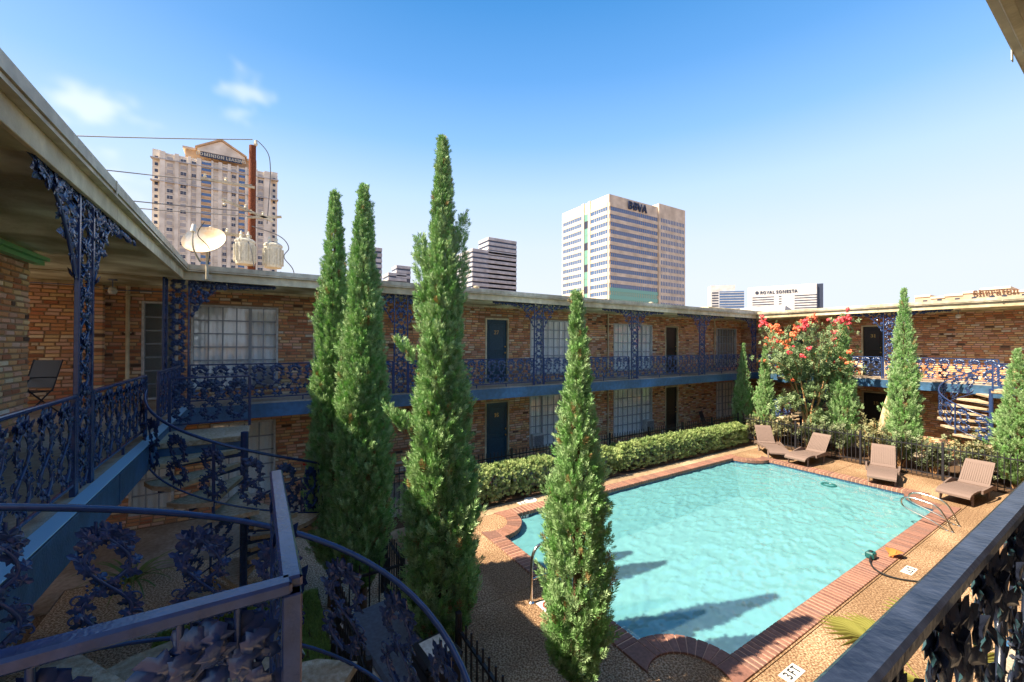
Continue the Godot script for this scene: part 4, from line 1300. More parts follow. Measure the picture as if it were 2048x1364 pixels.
	boxp(t, "lid_rim", Vector3(-0.31, 0.62, -0.76), Vector3(0.31, 0.66, 0.77), M.white_plastic, 0.018)
	boxp(t, "lid_pad", Vector3(-0.285, 0.661, -0.735), Vector3(0.285, 0.73, 0.745), M.plastic_grey, 0.03)
	for x in [-0.2, 0.2]:
		for z in [-0.65, 0.65]: boxp(t, "foot", Vector3(x - 0.03, 0, z - 0.03), Vector3(x + 0.03, 0.041, z + 0.03), M.plastic_dark)
	# folding chair in the breezeway
	for q in [["folding_chair", "black mesh folding chair against the shaded brick wall", -3.35, 2.74, 10.35, -0.5], ["folding_chair", "dark patio chair by the lower wall behind the longest hedge", 17.4, 0.0, 11.0, 0.3]]:
		t = thing(q[0], q[1], "chair", W(q[2], q[3], q[4]), q[5])
		for s in [-0.24, 0.24]:
			b = MB.new()
			b.tube(pv([Vector3(s, 0.0, 0.28), Vector3(s, 0.44, -0.18), Vector3(s, 0.95, -0.34)]), 0.012, 0.012, 6)
			mbp(t, "back_leg_tube", b, M.plastic_dark)
			b = MB.new()
			b.tube(curve([Vector3(s, 0.0, -0.3), Vector3(s, 0.45, 0.2), Vector3(s, 0.63, 0.2), Vector3(s, 0.66, 0.1), Vector3(s, 0.64, -0.24)], 4), 0.012, 0.012, 6)
			mbp(t, "arm_tube", b, M.plastic_dark)
		boxp(t, "seat", Vector3(-0.23, 0.40, -0.2), Vector3(0.23, 0.415, 0.2), M.plastic_dark)
		b = MB.new()
		b.box(Vector3(0, 0.70, -0.265), Vector3(0.46, 0.5, 0.012), Basis(Vector3.RIGHT, -0.3))
		mbp(t, "backrest", b, M.plastic_dark)
	# lawn tap with red handle
	t = thing("garden_valve", "small red valve wheel on a standpipe beside the brick wall", "valve", W(1.05, 0, 11.35))
	b = MB.new()
	b.tube(pv([Vector3(0, 0, 0), Vector3(0, 0.95, 0)]), 0.022, 0.022, 8)
	mbp(t, "pipe", b, M.rail_iron)
	b = MB.new()
	b.lathe(Vector3(0, 0.95, 0), [[0.0, 0.0], [0.03, 0.0], [0.075, 0.03], [0.07, 0.07], [0.03, 0.08], [0.0, 0.08]], 12)
	mbp(t, "wheel", b, mat("red_paint", Color8(180, 30, 30), 0.5))
	# satellite dish on the eave
	t = thing("satellite_dish", "round beige satellite dish mounted on the eave edge", "dish", W(-0.87, 5.25, 10.06))
	var Bd := Basis(Vector3.UP, -0.35) * Basis(Vector3.RIGHT, PI * 0.5 - 0.55)
	b = MB.new()
	var pr := []
	for i in 9: pr.append([0.36 * i / 8.0, 0.11 * pow(i / 8.0, 2)])
	b.lathe(Vector3.ZERO, pr, 36, 1.05, 0.95)
	var pr2 := []
	for i in 9: pr2.append([0.363 * (1 - i / 8.0), 0.11 * pow(1 - i / 8.0, 2) - 0.012])
	b.lathe(Vector3.ZERO, pr2, 36, 1.05, 0.95)
	var dish := part(t, "reflector", b.mesh(), mat("dish_paint", Color8(222, 214, 200), 0.5, 0, tex(71, 0.006, Color8(236, 204, 164), Color.WHITE, 3, 3, 512, 1.8), 1.2), Transform3D(Bd, Vector3(0.0, 0.72, 0.02)))
	b = MB.new()
	b.tube(curve([Vector3(0.0, -0.02, 0.46), Vector3(0, 0.3, 0.4), Vector3(0, 0.48, 0.12)]), 0.016, 0.014, 8)
	mbp(dish, "feed_arm", b, M.gutter)
	b = MB.new()
	b.tube(pv([Vector3(0, 0.46, 0.16), Vector3(0, 0.5, 0.02)]), 0.045, 0.035, 10)
	mbp(dish, "feed_horn", b, M.white_plastic)
	b = MB.new()
	b.tube(pv([Vector3(0.02, 0.0, 0.06), Vector3(0.02, 0.45, 0.04), Vector3(0, 0.72, -0.02)]), 0.028, 0.026, 10)
	b.b2(Vector3(-0.06, -0.02, 0.04), Vector3(0.1, 0.1, 0.055))
	mbp(t, "mast", b, M.gutter)
	b = MB.new()
	b.tube(curve([Vector3(0.0, 1.05, 0.4), Vector3(-0.1, 0.8, 0.36), Vector3(0.06, 0.6, 0.2), Vector3(0.04, 0.3, 0.08)]), 0.008, 0.008, 5)
	mbp(t, "cable", b, M.rubber)

# ---------- plants
func multi(parent: Node, called: String, m: Mesh, mt: Material, ts: Array, cs: PackedColorArray) -> void:
	var mm := MultiMesh.new()
	mm.transform_format = MultiMesh.TRANSFORM_3D
	mm.use_colors = true
	mm.mesh = m
	mm.instance_count = ts.size()
	for i in ts.size():
		mm.set_instance_transform(i, ts[i])
		mm.set_instance_color(i, cs[i])
	var o := MultiMeshInstance3D.new()
	o.name = called
	o.multimesh = mm
	o.material_override = mt
	parent.add_child(o, true)
	stuff(o)
var spray: ArrayMesh
var sprig: ArrayMesh
var blades: ArrayMesh
var petals: ArrayMesh
func plant_parts() -> void:
	var r := RandomNumberGenerator.new()
	r.seed = 17
	var b := MB.new() # cypress spray along +y, length 1
	for k in 26:
		var t := pow((k + 0.5) / 26.0, 0.8)
		var a := k * 2.4
		var out := Vector3(cos(a), 0, sin(a))
		var p := Vector3(0, t * 0.72, 0) + out * 0.015
		var dir := (Vector3.UP * 0.85 + out * (0.75 - 0.3 * t)).normalized()
		var L := lerpf(0.36, 0.24, t) * r.randf_range(0.8, 1.2)
		var s := dir.cross(Vector3(r.randf() - 0.5, r.randf() - 0.5, r.randf() - 0.5)).normalized() * 0.032
		b.tri(p, p + dir * L * 0.45 + s, p + dir * L); b.tri(p, p + dir * L, p + dir * L * 0.45 - s)
	spray = b.mesh()
	b = MB.new() # broad-leaved sprig, length 1
	for k in 11:
		var t := (k + 0.5) / 11.0
		var a := k * 2.4
		var out := Vector3(cos(a), 0, sin(a))
		var p := Vector3(0, t * 0.8, 0)
		var dir := (Vector3.UP * (0.25 + 0.5 * t) + out).normalized()
		var sd := dir.cross(Vector3.UP).normalized()
		var L := 0.42 * r.randf_range(0.8, 1.2)
		var w := L * 0.27
		var up := sd.cross(dir) * 0.03
		var m := p + dir * L * 0.5
		var e := p + dir * L - Vector3(0, 0.05, 0)
		b.tri(p, m + sd * w + up, m); b.tri(p, m, m - sd * w + up); b.tri(m, m + sd * w + up, e); b.tri(m, e, m - sd * w + up)
	sprig = b.mesh()
	b = MB.new() # tuft of grass
	for k in 6:
		var a := k * 1.9
		var out := Vector3(cos(a), 0, sin(a))
		var s := Vector3(-sin(a), 0, cos(a)) * 0.06
		var p := out * 0.1
		var m := p + Vector3.UP * 0.6 + out * 0.12
		b.tri(p - s, p + s, m + s * 0.7); b.tri(p - s, m + s * 0.7, m - s * 0.7); b.tri(m - s * 0.7, m + s * 0.7, p + Vector3.UP + out * r.randf_range(0.3, 0.6))
	blades = b.mesh()
	b = MB.new() # ruffled blossom
	for k in 16:
		var d := Vector3(r.randf() - 0.5, r.randf() - 0.35, r.randf() - 0.5).normalized()
		var p := d * r.randf_range(0.2, 0.5)
		var x := d.cross(Vector3(r.randf(), r.randf(), 0.3)).normalized() * 0.17
		var y := d.cross(x.normalized()) * 0.17
		b.quad(p - x - y * 0.6, p + x - y, p + x * 0.8 + y, p - x + y * 0.8 + d * 0.06)
	petals = b.mesh()
func orient(dir: Vector3, spin: float, s: float) -> Basis:
	var y := dir.normalized()
	var x := y.cross(Vector3(0.3, 0.1, 1.0)).normalized()
	return (Basis(x, y, x.cross(y)) * Basis(Vector3.UP, spin)).scaled(Vector3.ONE * s)
func cypress(label: String, x: float, d: float, h: float, rad: float, n: int, sd: int, size: float, base_y: float, belly: float, leaders := [], taper := 2.6) -> void:
	var t := thing("cypress_tree", label, "tree", W(x, 0, d), 0.0, "slender cypresses round the pool")
	var r := RandomNumberGenerator.new()
	r.seed = sd
	var nz := FastNoiseLite.new()
	nz.seed = sd; nz.frequency = 0.9
	var tb := MB.new()
	tb.tube(pv([Vector3.ZERO, Vector3(0.02, h * 0.3, 0.01), Vector3(-0.01, h * 0.6, 0), Vector3(0, h * 0.93, 0)]), rad * 0.16 + 0.02, 0.012, 8)
	for i in 26:
		var a := i * 2.4
		var y := base_y * 0.6 + (h * 0.8 - base_y * 0.6) * i / 26.0
		var o := Vector3(cos(a), 0, sin(a))
		var lr := rad * (1.0 - belly * y / h) * (1.0 - 0.4 * y / h)
		tb.tube(pv([Vector3(0, y, 0), o * lr * 0.3 + Vector3(0, y + 0.12, 0), o * lr * 0.48 + Vector3(0, y + 0.36, 0)]), 0.016, 0.005, 5, false)
	mbp(t, "trunk", tb, M.bark)
	var ts := []
	var cs := PackedColorArray()
	for i in n:
		var k := r.randf()
		k = k * (0.65 + 0.35 * k) if k > 0.5 else k
		var prof := (1.0 - exp(-k * 14.0)) * (1.0 - belly * k) * pow(maxf(0.0, 1.0 - pow(k, taper)), 0.85) + 0.03
		var a := r.randf() * TAU
		var y := base_y + (h - base_y) * k
		var lump := 1.0 + 0.55 * nz.get_noise_3d(cos(a) * 1.2, y * 1.1, sin(a) * 1.2) + 0.25 * nz.get_noise_3d(cos(a) * 3.0, y * 3.0 + 20, sin(a) * 3.0)
		var q := 0.42 + 0.58 * sqrt(r.randf())
		var stray := r.randf() < 0.035
		if stray: q = r.randf_range(1.0, 1.28)
		var rr := rad * prof * lump * q
		var o := Vector3(cos(a), 0, sin(a))
		var p := o * rr + Vector3(0, y - size * 0.35, 0)
		var dir := Vector3.UP * r.randf_range(0.8, 1.2) + o * r.randf_range(0.15, 0.75) + Vector3(r.randf() - 0.5, 0, r.randf() - 0.5) * 0.6
		ts.append(Transform3D(orient(dir, r.randf() * TAU, size * r.randf_range(0.6, 1.35) * (1.1 - 0.5 * k * k)), p))
		cs.append(_green(r))
	for L in leaders: # [angle, distance, y0, y1, radius, count]: side shoots that stand off the main spire
		for i in L[5]:
			var k := r.randf()
			var o: Vector3 = Vector3(cos(L[0]), 0, -sin(L[0])) * (L[1] * (0.6 + 0.4 * k))
			var a := r.randf() * TAU
			var rr: float = L[4] * (1.0 - 0.8 * k) * sqrt(r.randf())
			var dir := Vector3.UP + Vector3(cos(L[0]), 0, -sin(L[0])) * 0.25 + Vector3(cos(a), 0, sin(a)) * 0.45
			ts.append(Transform3D(orient(dir, r.randf() * TAU, size * r.randf_range(0.6, 1.2)), o + Vector3(cos(a) * rr, lerpf(L[2], L[3], k), sin(a) * rr)))
			cs.append(_green(r))
	multi(t, "crown", spray, M.leafy, ts, cs)
func _green(r: RandomNumberGenerator) -> Color:
	var c := Color(0.15, 0.35, 0.08).lerp(Color(0.38, 0.52, 0.26), r.randf())
	if r.randf() < 0.02: c = Color(0.3, 0.2, 0.08)
	return c * r.randf_range(0.75, 1.2)
func hedge(label: String, x0: float, x1: float, d0: float, d1: float, h: float, sd: int) -> void:
	var t := thing("box_hedge", label, "hedge", W((x0 + x1) * 0.5, 0, (d0 + d1) * 0.5), 0.0, "clipped hedges below the long walkway")
	var r := RandomNumberGenerator.new()
	r.seed = sd
	var nz := FastNoiseLite.new()
	nz.seed = sd; nz.frequency = 1.4
	var lx := (x1 - x0) * 0.5
	var lz := (d1 - d0) * 0.5
	var tb := MB.new()
	for i in int(lx * 7):
		var p := Vector3(r.randf_range(-lx, lx) * 0.9, 0, r.randf_range(-lz, lz) * 0.6)
		tb.tube(pv([p, p + Vector3(r.randf() - 0.5, 1.2, r.randf() - 0.5) * 0.35, p + Vector3((r.randf() - 0.5) * 0.5, h * 0.8, (r.randf() - 0.5) * 0.3)]), 0.014, 0.006, 5, false)
	mbp(t, "stems", tb, M.bark)
	var ts := []
	var cs := PackedColorArray()
	var n := int(lx * lz * 4 * 420 + lx * h * 1300)
	for i in n:
		var p := Vector3(r.randf_range(-lx, lx), r.randf_range(0.08, h), r.randf_range(-lz, lz))
		# draw most of the leaves out to the clipped faces
		var f := r.randf()
		var dir := Vector3(r.randf() - 0.5, 0.5, r.randf() - 0.5)
		if f < 0.42:
			p.y = h - absf(r.randfn(0, 0.06)); dir = Vector3(r.randf() - 0.5, 1.2, r.randf() - 0.5)
		elif f < 0.8:
			p.z = (lz if f < 0.62 else -lz) - (1.0 if f < 0.62 else -1.0) * absf(r.randfn(0, 0.05)); dir = Vector3(r.randf() - 0.5, 0.5, 1.0 if f < 0.62 else -1.0)
		elif f < 0.9:
			p.x = (lx if f < 0.85 else -lx); dir = Vector3(1.0 if f < 0.85 else -1.0, 0.5, r.randf() - 0.5)
		var bump := 0.09 * nz.get_noise_3d(p.x, p.y * 1.3, p.z)
		p += Vector3(0, bump, bump * signf(p.z)) * 0.8
		# rounded shoulders
		var ex := maxf(0.0, absf(p.x) - (lx - 0.2)) / 0.2
		var ey := maxf(0.0, p.y - (h - 0.2)) / 0.2
		var ez := maxf(0.0, absf(p.z) - (lz - 0.2)) / 0.2
		p.y -= 0.09 * minf(1.5, maxf(ex, ez)) * ey
		ts.append(Transform3D(orient(dir, r.randf() * TAU, r.randf_range(0.08, 0.15)), p))
		cs.append(Color(0.15, 0.25, 0.06).lerp(Color(0.36, 0.42, 0.15), r.randf()) * r.randf_range(0.8, 1.2))
	multi(t, "foliage", sprig, M.leafy, ts, cs)
func shrub(label: String, x: float, d: float, h: float, w: float, n: int, sd: int, c0: Color, c1: Color, size: float) -> void:
	var t := thing("garden_shrub", label, "shrub", W(x, 0.02, d), 0.0, "loose shrubs along the far fence")
	var r := RandomNumberGenerator.new()
	r.seed = sd
	var tb := MB.new()
	var tips := []
	for i in 9:
		var a := r.randf() * TAU
		var o := Vector3(cos(a), 0, sin(a)) * w * r.randf_range(0.3, 1.0)
		var e := o + Vector3(0, h * r.randf_range(0.65, 1.0), 0)
		var pts := pv([o * 0.1, o * 0.45 + Vector3(0, h * 0.4, 0), e])
		tb.tube(pts, 0.014, 0.005, 5, false)
		tips.append(pts)
	mbp(t, "stems", tb, M.myrtle_bark)
	var ts := []
	var cs := PackedColorArray()
	for i in n:
		var q: PackedVector3Array = tips[r.randi() % tips.size()]
		var k := 0.25 + 0.75 * sqrt(r.randf())
		var p := q[0].lerp(q[1], k * 2) if k < 0.5 else q[1].lerp(q[2], k * 2 - 1)
		p += Vector3(r.randfn(0, 0.09), r.randfn(0, 0.06), r.randfn(0, 0.09)) * (1.0 + w)
		p.y = maxf(p.y, 0.06)
		ts.append(Transform3D(orient(Vector3(r.randf() - 0.5, 0.6, r.randf() - 0.5), r.randf() * TAU, size * r.randf_range(0.6, 1.3)), p))
		cs.append(c0.lerp(c1, r.randf()) * r.randf_range(0.8, 1.2))
	multi(t, "foliage", sprig, M.leafy, ts, cs)
func myrtle() -> void:
	var t := thing("flowering_tree", "multi-stemmed tree with red and orange blossom by the inner corner", "tree", W(18.0, 0.02, 7.25))
	var r := RandomNumberGenerator.new()
	r.seed = 29
	var tb := MB.new()
	var ends := []
	for i in 8:
		var a := i * TAU / 8 + r.randf_range(-0.3, 0.3)
		var o := Vector3(cos(a), 0, sin(a))
		var p1 := o * 0.22 + Vector3(0, 1.5, 0)
		var p2 := o * r.randf_range(0.45, 0.7) + Vector3(0, 2.6, 0)
		tb.tube(curve([o * 0.08, o * 0.14 + Vector3(0, 0.8, 0), p1, p2], 4), 0.045, 0.026, 7)
		for k in 5:
			var b2 := a + r.randf_range(-0.9, 0.9)
			var e := p2 + Vector3(cos(b2), 0, sin(b2)) * r.randf_range(0.3, 1.15) + Vector3(0, r.randf_range(0.1, 2.3), 0)
			e.y = minf(e.y, 4.9)
			var mid := p2.lerp(e, 0.5) + Vector3(0, 0.15, 0)
			tb.tube(pv([p2, mid, e]), 0.018, 0.006, 5, false)
			ends.append([p2, mid, e])
	for q in [[2.6, 1.3, 2.3], [0.6, 1.5, 1.9], [3.6, 1.2, 1.7], [5.6, 1.25, 2.0], [2.0, 1.0, 1.2]]: # low arching shoots
		var o := Vector3(cos(q[0]), 0, sin(q[0]))
		var pts := [Vector3(0, q[2] - 0.4, 0) + o * 0.1, Vector3(0, q[2] + 0.15, 0) + o * q[1] * 0.5, Vector3(0, q[2] - 0.1, 0) + o * q[1]]
		tb.tube(pv(pts), 0.014, 0.005, 5, false)
		for k in 2: ends.append(pts)
	mbp(t, "trunk", tb, M.myrtle_bark)
	var ts := []
	var cs := PackedColorArray()
	var fs := []
	var fc := PackedColorArray()
	for q in ends:
		for i in 60:
			var k := r.randf()
			var p: Vector3 = q[0].lerp(q[1], k * 2) if k < 0.5 else q[1].lerp(q[2], k * 2 - 1)
			p += Vector3(r.randfn(0, 0.14), r.randfn(0, 0.11), r.randfn(0, 0.14)) * (0.4 + k)
			ts.append(Transform3D(orient(Vector3(r.randf() - 0.5, 0.5, r.randf() - 0.5), r.randf() * TAU, r.randf_range(0.14, 0.27)), p))
			cs.append(Color(0.12, 0.21, 0.07).lerp(Color(0.28, 0.36, 0.18), r.randf()) * r.randf_range(0.8, 1.2))
		if r.randf() < 0.85:
			var e: Vector3 = q[2]
			var cc: Color = [Color(0.8, 0.06, 0.1), Color(0.85, 0.16, 0.07), Color(0.85, 0.24, 0.1), Color(0.82, 0.1, 0.12)][r.randi() % 4]
			for i in (18 if e.y > 3.9 else (3 if e.y > 2.6 else 0)):
				fs.append(Transform3D(orient(Vector3(r.randf() - 0.5, 1, r.randf() - 0.5), r.randf() * TAU, r.randf_range(0.09, 0.2)), e + Vector3(r.randfn(0, 0.09), r.randfn(0.08, 0.13), r.randfn(0, 0.09))))
				fc.append(cc * r.randf_range(0.8, 1.15))
	multi(t, "crown", sprig, M.leafy, ts, cs)
	multi(t, "blossom", petals, M.petal, fs, fc)
func strap(label: String, p: Vector3, L: float, n: int, sd: int, w: float, droop: float, rise: float, col: Color, called := "strap_leaf_plant") -> void:
	var t := thing(called, label, "plant", p)
	var r := RandomNumberGenerator.new()
	r.seed = sd
	for i in n:
		var b := MB.new()
		b.col = col * r.randf_range(0.8, 1.2)
		var a := i * 2.4 + r.randf() * 0.4
		var o := Vector3(cos(a), 0, sin(a))
		var sd2 := Vector3(-sin(a), 0, cos(a))
		var l := L * r.randf_range(0.7, 1.1)
		var up := rise * r.randf_range(0.5, 1.1)
		var prev := []
		for k in 7:
			var q := k / 6.0
			var c := o * l * q + Vector3(0, up * l * q - droop * l * q * q, 0)
			var ww := w * (1.0 - q * q) * 0.5 + 0.001
			var cur := [c - sd2 * ww, c + sd2 * ww]
			if k: b.quad(prev[0], prev[1], cur[1], cur[0])
			prev = cur
		mbp(t, "leaf", b, M.leafy)
func palm(x: float, d: float) -> void:
	var t := thing("fan_palm", "small fan palm with stiff yellow-green leaflets below the black rail", "palm", W(x, 0, d))
	var b := MB.new()
	b.tube(pv([Vector3.ZERO, Vector3(0.02, 0.5, 0), Vector3(0, 0.70, 0.02)]), 0.09, 0.07, 9)
	mbp(t, "trunk", b, M.bark)
	var r := RandomNumberGenerator.new()
	r.seed = 4
	for i in 8:
		var a := i * 2.4
		var o := Vector3(cos(a), 0, sin(a))
		var e := Vector3(0, 0.70, 0) + o * r.randf_range(0.35, 0.6) + Vector3(0, r.randf_range(0.25, 0.6), 0)
		b = MB.new()
		b.col = lin(140, 138, 70)
		b.tube(pv([Vector3(0, 0.68, 0), e]), 0.008, 0.006, 5, false)
		var right := Vector3(-sin(a), 0, cos(a))
		var fwd := (o + Vector3(0, 0.25, 0)).normalized()
		for k in 17:
			var f := lerpf(-1.5, 1.5, k / 16.0)
			var dir := fwd * cos(f) + right * sin(f)
			var s := right * cos(f) - fwd * sin(f)
			var L := 0.42 * (0.75 + 0.25 * cos(f))
			var tip := e + dir * L - Vector3(0, 0.08, 0)
			b.tri(e, e + dir * L * 0.5 + s * 0.009, tip); b.tri(e, tip, e + dir * L * 0.5 - s * 0.009)
		mbp(t, "frond", b, M.leafy)
func plants() -> void:
	plant_parts()
	cypress("slender cypress standing just behind its twin by the left spiral stair", 1.0, 6.75, 6.35, 0.33, 7000, 41, 0.17, 0.55, 0.4)
	cypress("full cypress in front of its slimmer twin by the left spiral stair", 1.3, 6.15, 6.3, 0.37, 8600, 42, 0.17, 0.5, 0.4)
	cypress("tallest cypress with a loose top and stray side shoots by the bin", 1.86, 4.55, 6.45, 0.42, 10000, 43, 0.165, 0.35, 0.5, [[-0.4, 0.22, 4.3, 5.5, 0.12, 150], [2.4, 0.27, 4.0, 5.2, 0.13, 200], [2.7, 0.5, 3.75, 4.0, 0.07, 40], [2.7, 0.62, 2.95, 3.2, 0.09, 60]], 1.7)
	cypress("thin ragged cypress in front of the pool hand rail", 3.1, 3.55, 4.6, 0.44, 4400, 44, 0.165, 0.2, 0.82)
	cypress("small cypress behind the end of the longest hedge", 18.0, 9.75, 4.05, 0.46, 1700, 45, 0.2, 0.3, 0.86)
	cypress("small cypress between hedge end and flowering tree", 18.0, 8.85, 3.95, 0.44, 1700, 46, 0.2, 0.3, 0.84)
	cypress("cypress beside the flowering tree and door 31", 17.9, 6.15, 5.1, 0.42, 2400, 47, 0.2, 0.3, 0.5)
	cypress("tall cypress right of door 31 rising past the eave", 17.9, 4.5, 5.85, 0.42, 2900, 48, 0.2, 0.3, 0.5)
	cypress("cypress beside the sunlit spiral stair, near the last lounger", 17.8, 2.15, 3.9, 0.5, 2300, 49, 0.2, 0.2, 0.6)
	hedge("clipped hedge nearest the cypress pair, beside the skimmer lid", 3.2, 7.0, 8.85, 9.4, 0.85, 61)
	hedge("short clipped hedge block between the two longer hedges", 7.75, 9.2, 8.85, 9.4, 0.85, 62)
	hedge("longest clipped hedge, running to the first lounger", 9.6, 16.6, 8.85, 9.42, 0.82, 63)
	myrtle()
	var g0 := Color(0.12, 0.17, 0.08)
	var g1 := Color(0.24, 0.27, 0.15)
	var k := 0
	for q in [[17.75, 8.2, 1.1, 0.5, "grey-green shrub at the foot of the flowering tree"], [17.7, 7.0, 1.0, 0.5, "grey-green shrub behind the second lounger"], [17.75, 6.1, 1.25, 0.5, "bushy shrub at the foot of the cypress by door 31"], [17.8, 5.35, 1.35, 0.55, "bushy shrub beside the closed umbrella"], [17.75, 4.6, 1.2, 0.55, "twiggy shrub behind the third lounger"], [17.75, 3.8, 1.0, 0.5, "straw-coloured twiggy shrub by a fence post"], [17.8, 3.05, 1.35, 0.6, "leafy shrub in front of the sunlit spiral stair"], [17.8, 2.2, 1.1, 0.55, "leafy shrub around the last cypress"], [17.7, 1.4, 1.0, 0.5, "low shrub at the near end of the far fence"], [17.6, 9.0, 0.9, 0.45, "low shrub behind the first lounger"]]:
		shrub(q[4], q[0], q[1], q[2], q[3], 240, 70 + k, g0, g1 if k % 3 else Color(0.34, 0.29, 0.14), 0.2)
		k += 1
	strap("strappy green plant beside the spiral stair on the shaded path", W(-1.75, 0.0, 9.15), 0.75, 34, 5, 0.035, 0.9, 1.25, Color(0.16, 0.26, 0.07))
	strap("low green plant under the left walkway ledge", W(-1.5, 0.0, 5.6), 0.5, 30, 6, 0.06, 0.8, 1.0, Color(0.16, 0.26, 0.07))
	palm(5.15, 0.95)
	var r := RandomNumberGenerator.new()
	r.seed = 15
	var ts := []
	var cs := PackedColorArray()
	for i in 26000:
		ts.append(Transform3D(Basis(Vector3.UP, r.randf() * TAU).scaled(Vector3(0.06, r.randf_range(0.04, 0.085), 0.06)), W(r.randf_range(-1.13, 0.84), 0.003, r.randf_range(1.22, 7.28))))
		cs.append(Color(0.2, 0.33, 0.05).lerp(Color(0.4, 0.5, 0.12), r.randf()) * r.randf_range(0.8, 1.2))
	var holder := Node3D.new()
	holder.name = "grass"
	add_child(holder)
	tag(holder, "strip of bright lawn grass beyond the foreground stair", "grass")
	stuff(holder)
	multi(holder, "turf", blades, M.leafy, ts, cs)

# ---------- the city beyond the roofs
func sign_text(p: Node, txt: String, h: float, mt: Material, T: Transform3D, font := "Droid Sans", bold := true) -> void:
	var tm := TextMesh.new()
	tm.text = txt; tm.font_size = 32; tm.pixel_size = h / 23.0; tm.depth = h * 0.12
	var fo := SystemFont.new()
	fo.font_names = PackedStringArray([font])
	if bold: fo.font_weight = 700
	tm.font = fo
	part(p, "sign_lettering", tm, mt, T)
func city() -> void:
	# cream residential tower: front face at d = 250, x from -42.5 to 8.6
	var t := thing("residential_tower", "tall cream apartment tower with gabled crown and rows of windows", "tower", W(-42.5, 0, 250))
	var H := 97.0
	boxp(t, "body", Vector3(3.0, 0, -24), Vector3(48.0, H - 3.0, -0.5), M.tower_cream)
	var cols := [[3.0, 7.0, -0.5], [7.0, 10.0, 0.4], [14.0, 17.0, 0.4], [20.0, 22.0, 0.2], [26.5, 29.5, 0.1], [33.0, 35.0, 0.1], [38.0, 40.5, 0.4], [43.5, 47.0, 0.3]]
	boxp(t, "side_bay", Vector3(0, 0, -22), Vector3(3.0, H - 1.5, -2.0), M.tower_cream)
	boxp(t, "side_bay", Vector3(48.0, 0, -22), Vector3(51.1, H - 1.5, -2.0), M.tower_cream)
	var piers := [[3.0, 5.0], [8.5, 10.0], [13.5, 14.6], [16.8, 18.6], [22.6, 23.4], [25.4, 27.0], [29.2, 30.6], [33.0, 33.8], [36.6, 37.6], [40.8, 42.0], [45.0, 48.0]]
	for q in piers: boxp(t, "pier", Vector3(q[0], 0, -0.5), Vector3(q[1], H - 2.6, 0.25), M.tower_cream)
	var wm := MB.new()
	wm.b2(Vector3(-1.0, 0.0, 0), Vector3(1.0, 1.5, 0.12))
	var ws := wm.mesh()
	var fm := MB.new()
	fm.b2(Vector3(-1.08, -0.12, 0), Vector3(1.08, 0.0, 0.2)); fm.b2(Vector3(-0.06, 0, 0.12), Vector3(0.06, 1.5, 0.16)); fm.b2(Vector3(-1.0, 0.72, 0.12), Vector3(1.0, 0.8, 0.16))
	var fs := fm.mesh()
	var xs := [6.7, 11.7, 15.7, 28.1, 31.8, 39.2, 43.5]
	var r := RandomNumberGenerator.new()
	r.seed = 2
	for f in 28:
		var y := 8.0 + f * 3.07
		for i in xs.size():
			var k := r.randf()
			var sc := 0.8 if i in [2, 3, 4] else 1.05
			var w := part(t, "window", ws, M.tower_dark if k < 0.4 else M.tower_shutter, Transform3D(Basis.IDENTITY.scaled(Vector3(sc, 1, 1)), Vector3(xs[i], y, -0.5)))
			part(w, "window_frame", fs, M.tower_white)
		boxp(t, "floor_band", Vector3(5.0, y + 2.3, -0.5), Vector3(45.0, y + 2.42, -0.35), M.tower_white)
		for q in [[18.7, 22.5], [34.0, 36.5]]: # recessed balconies
			var bl := boxp(t, "balcony", Vector3(q[0], y - 0.2, -0.5), Vector3(q[1], y + 0.85, 0.05), M.tower_tan)
			part(bl, "glazing", _bx(Vector3(q[0], y + 0.9, -0.5), Vector3(q[1], y + 2.2, -0.3)), M.tower_glass)
		for x in [1.5, 49.5]: boxp(t, "side_window", Vector3(x - 0.6, y, -2.0), Vector3(x + 0.6, y + 1.4, -1.9), M.tower_dark)
	for y in [H - 17.0, H - 6.5]: boxp(t, "cornice", Vector3(-0.4, y, -1.9), Vector3(51.5, y + 0.5, 0.5), M.tower_white)
	boxp(t, "crown_block", Vector3(12.0, H - 3.0, -20), Vector3(40.0, H + 2.0, -3.0), M.tower_tan)
	boxp(t, "crown_roof", Vector3(11.0, H + 2.0, -20.5), Vector3(41.5, H + 3.0, -2.4), M.tower_stone)
	var g := MB.new()
	g.prism(PackedVector2Array([Vector2(17.0, H + 1.0), Vector2(36.5, H + 1.0), Vector2(36.5, H + 2.2), Vector2(26.6, H + 7.8), Vector2(17.0, H + 2.2)]), -16.0, 0.6)
	mbp(t, "gable", g, M.tower_cream)
	g = MB.new()
	g.prism(PackedVector2Array([Vector2(16.2, H + 1.9), Vector2(26.6, H + 8.0), Vector2(37.3, H + 1.9), Vector2(37.3, H + 2.7), Vector2(26.6, H + 8.9), Vector2(16.2, H + 2.7)]), -16.5, 1.4)
	mbp(t, "gable_roof", g, M.tower_tan)
	boxp(t, "sign_board", Vector3(18.2, H - 1.6, 0.3), Vector3(35.4, H + 0.8, 0.6), M.tower_dark)
	sign_text(t, "DOMINION LEASING", 1.5, M.enamel, Transform3D(Basis.IDENTITY, Vector3(26.8, H - 0.4, 0.75)))
	# bank tower: corner at x = 152, d = 150
	t = thing("office_tower", "pale stone office tower with striped blue glazing and green lower floors", "tower", W(152, 0, 150))
	H = 81.0
	var Ld := 38.0 # depth of the left face
	boxp(t, "body", Vector3(0.15, 0, -Ld), Vector3(38.0, H, -0.15), M.tower_stone)
	boxp(t, "side_block", Vector3(38.0, 0, -Ld), Vector3(61.5, H - 0.5 + 2.5, 0.6), M.tower_stone)
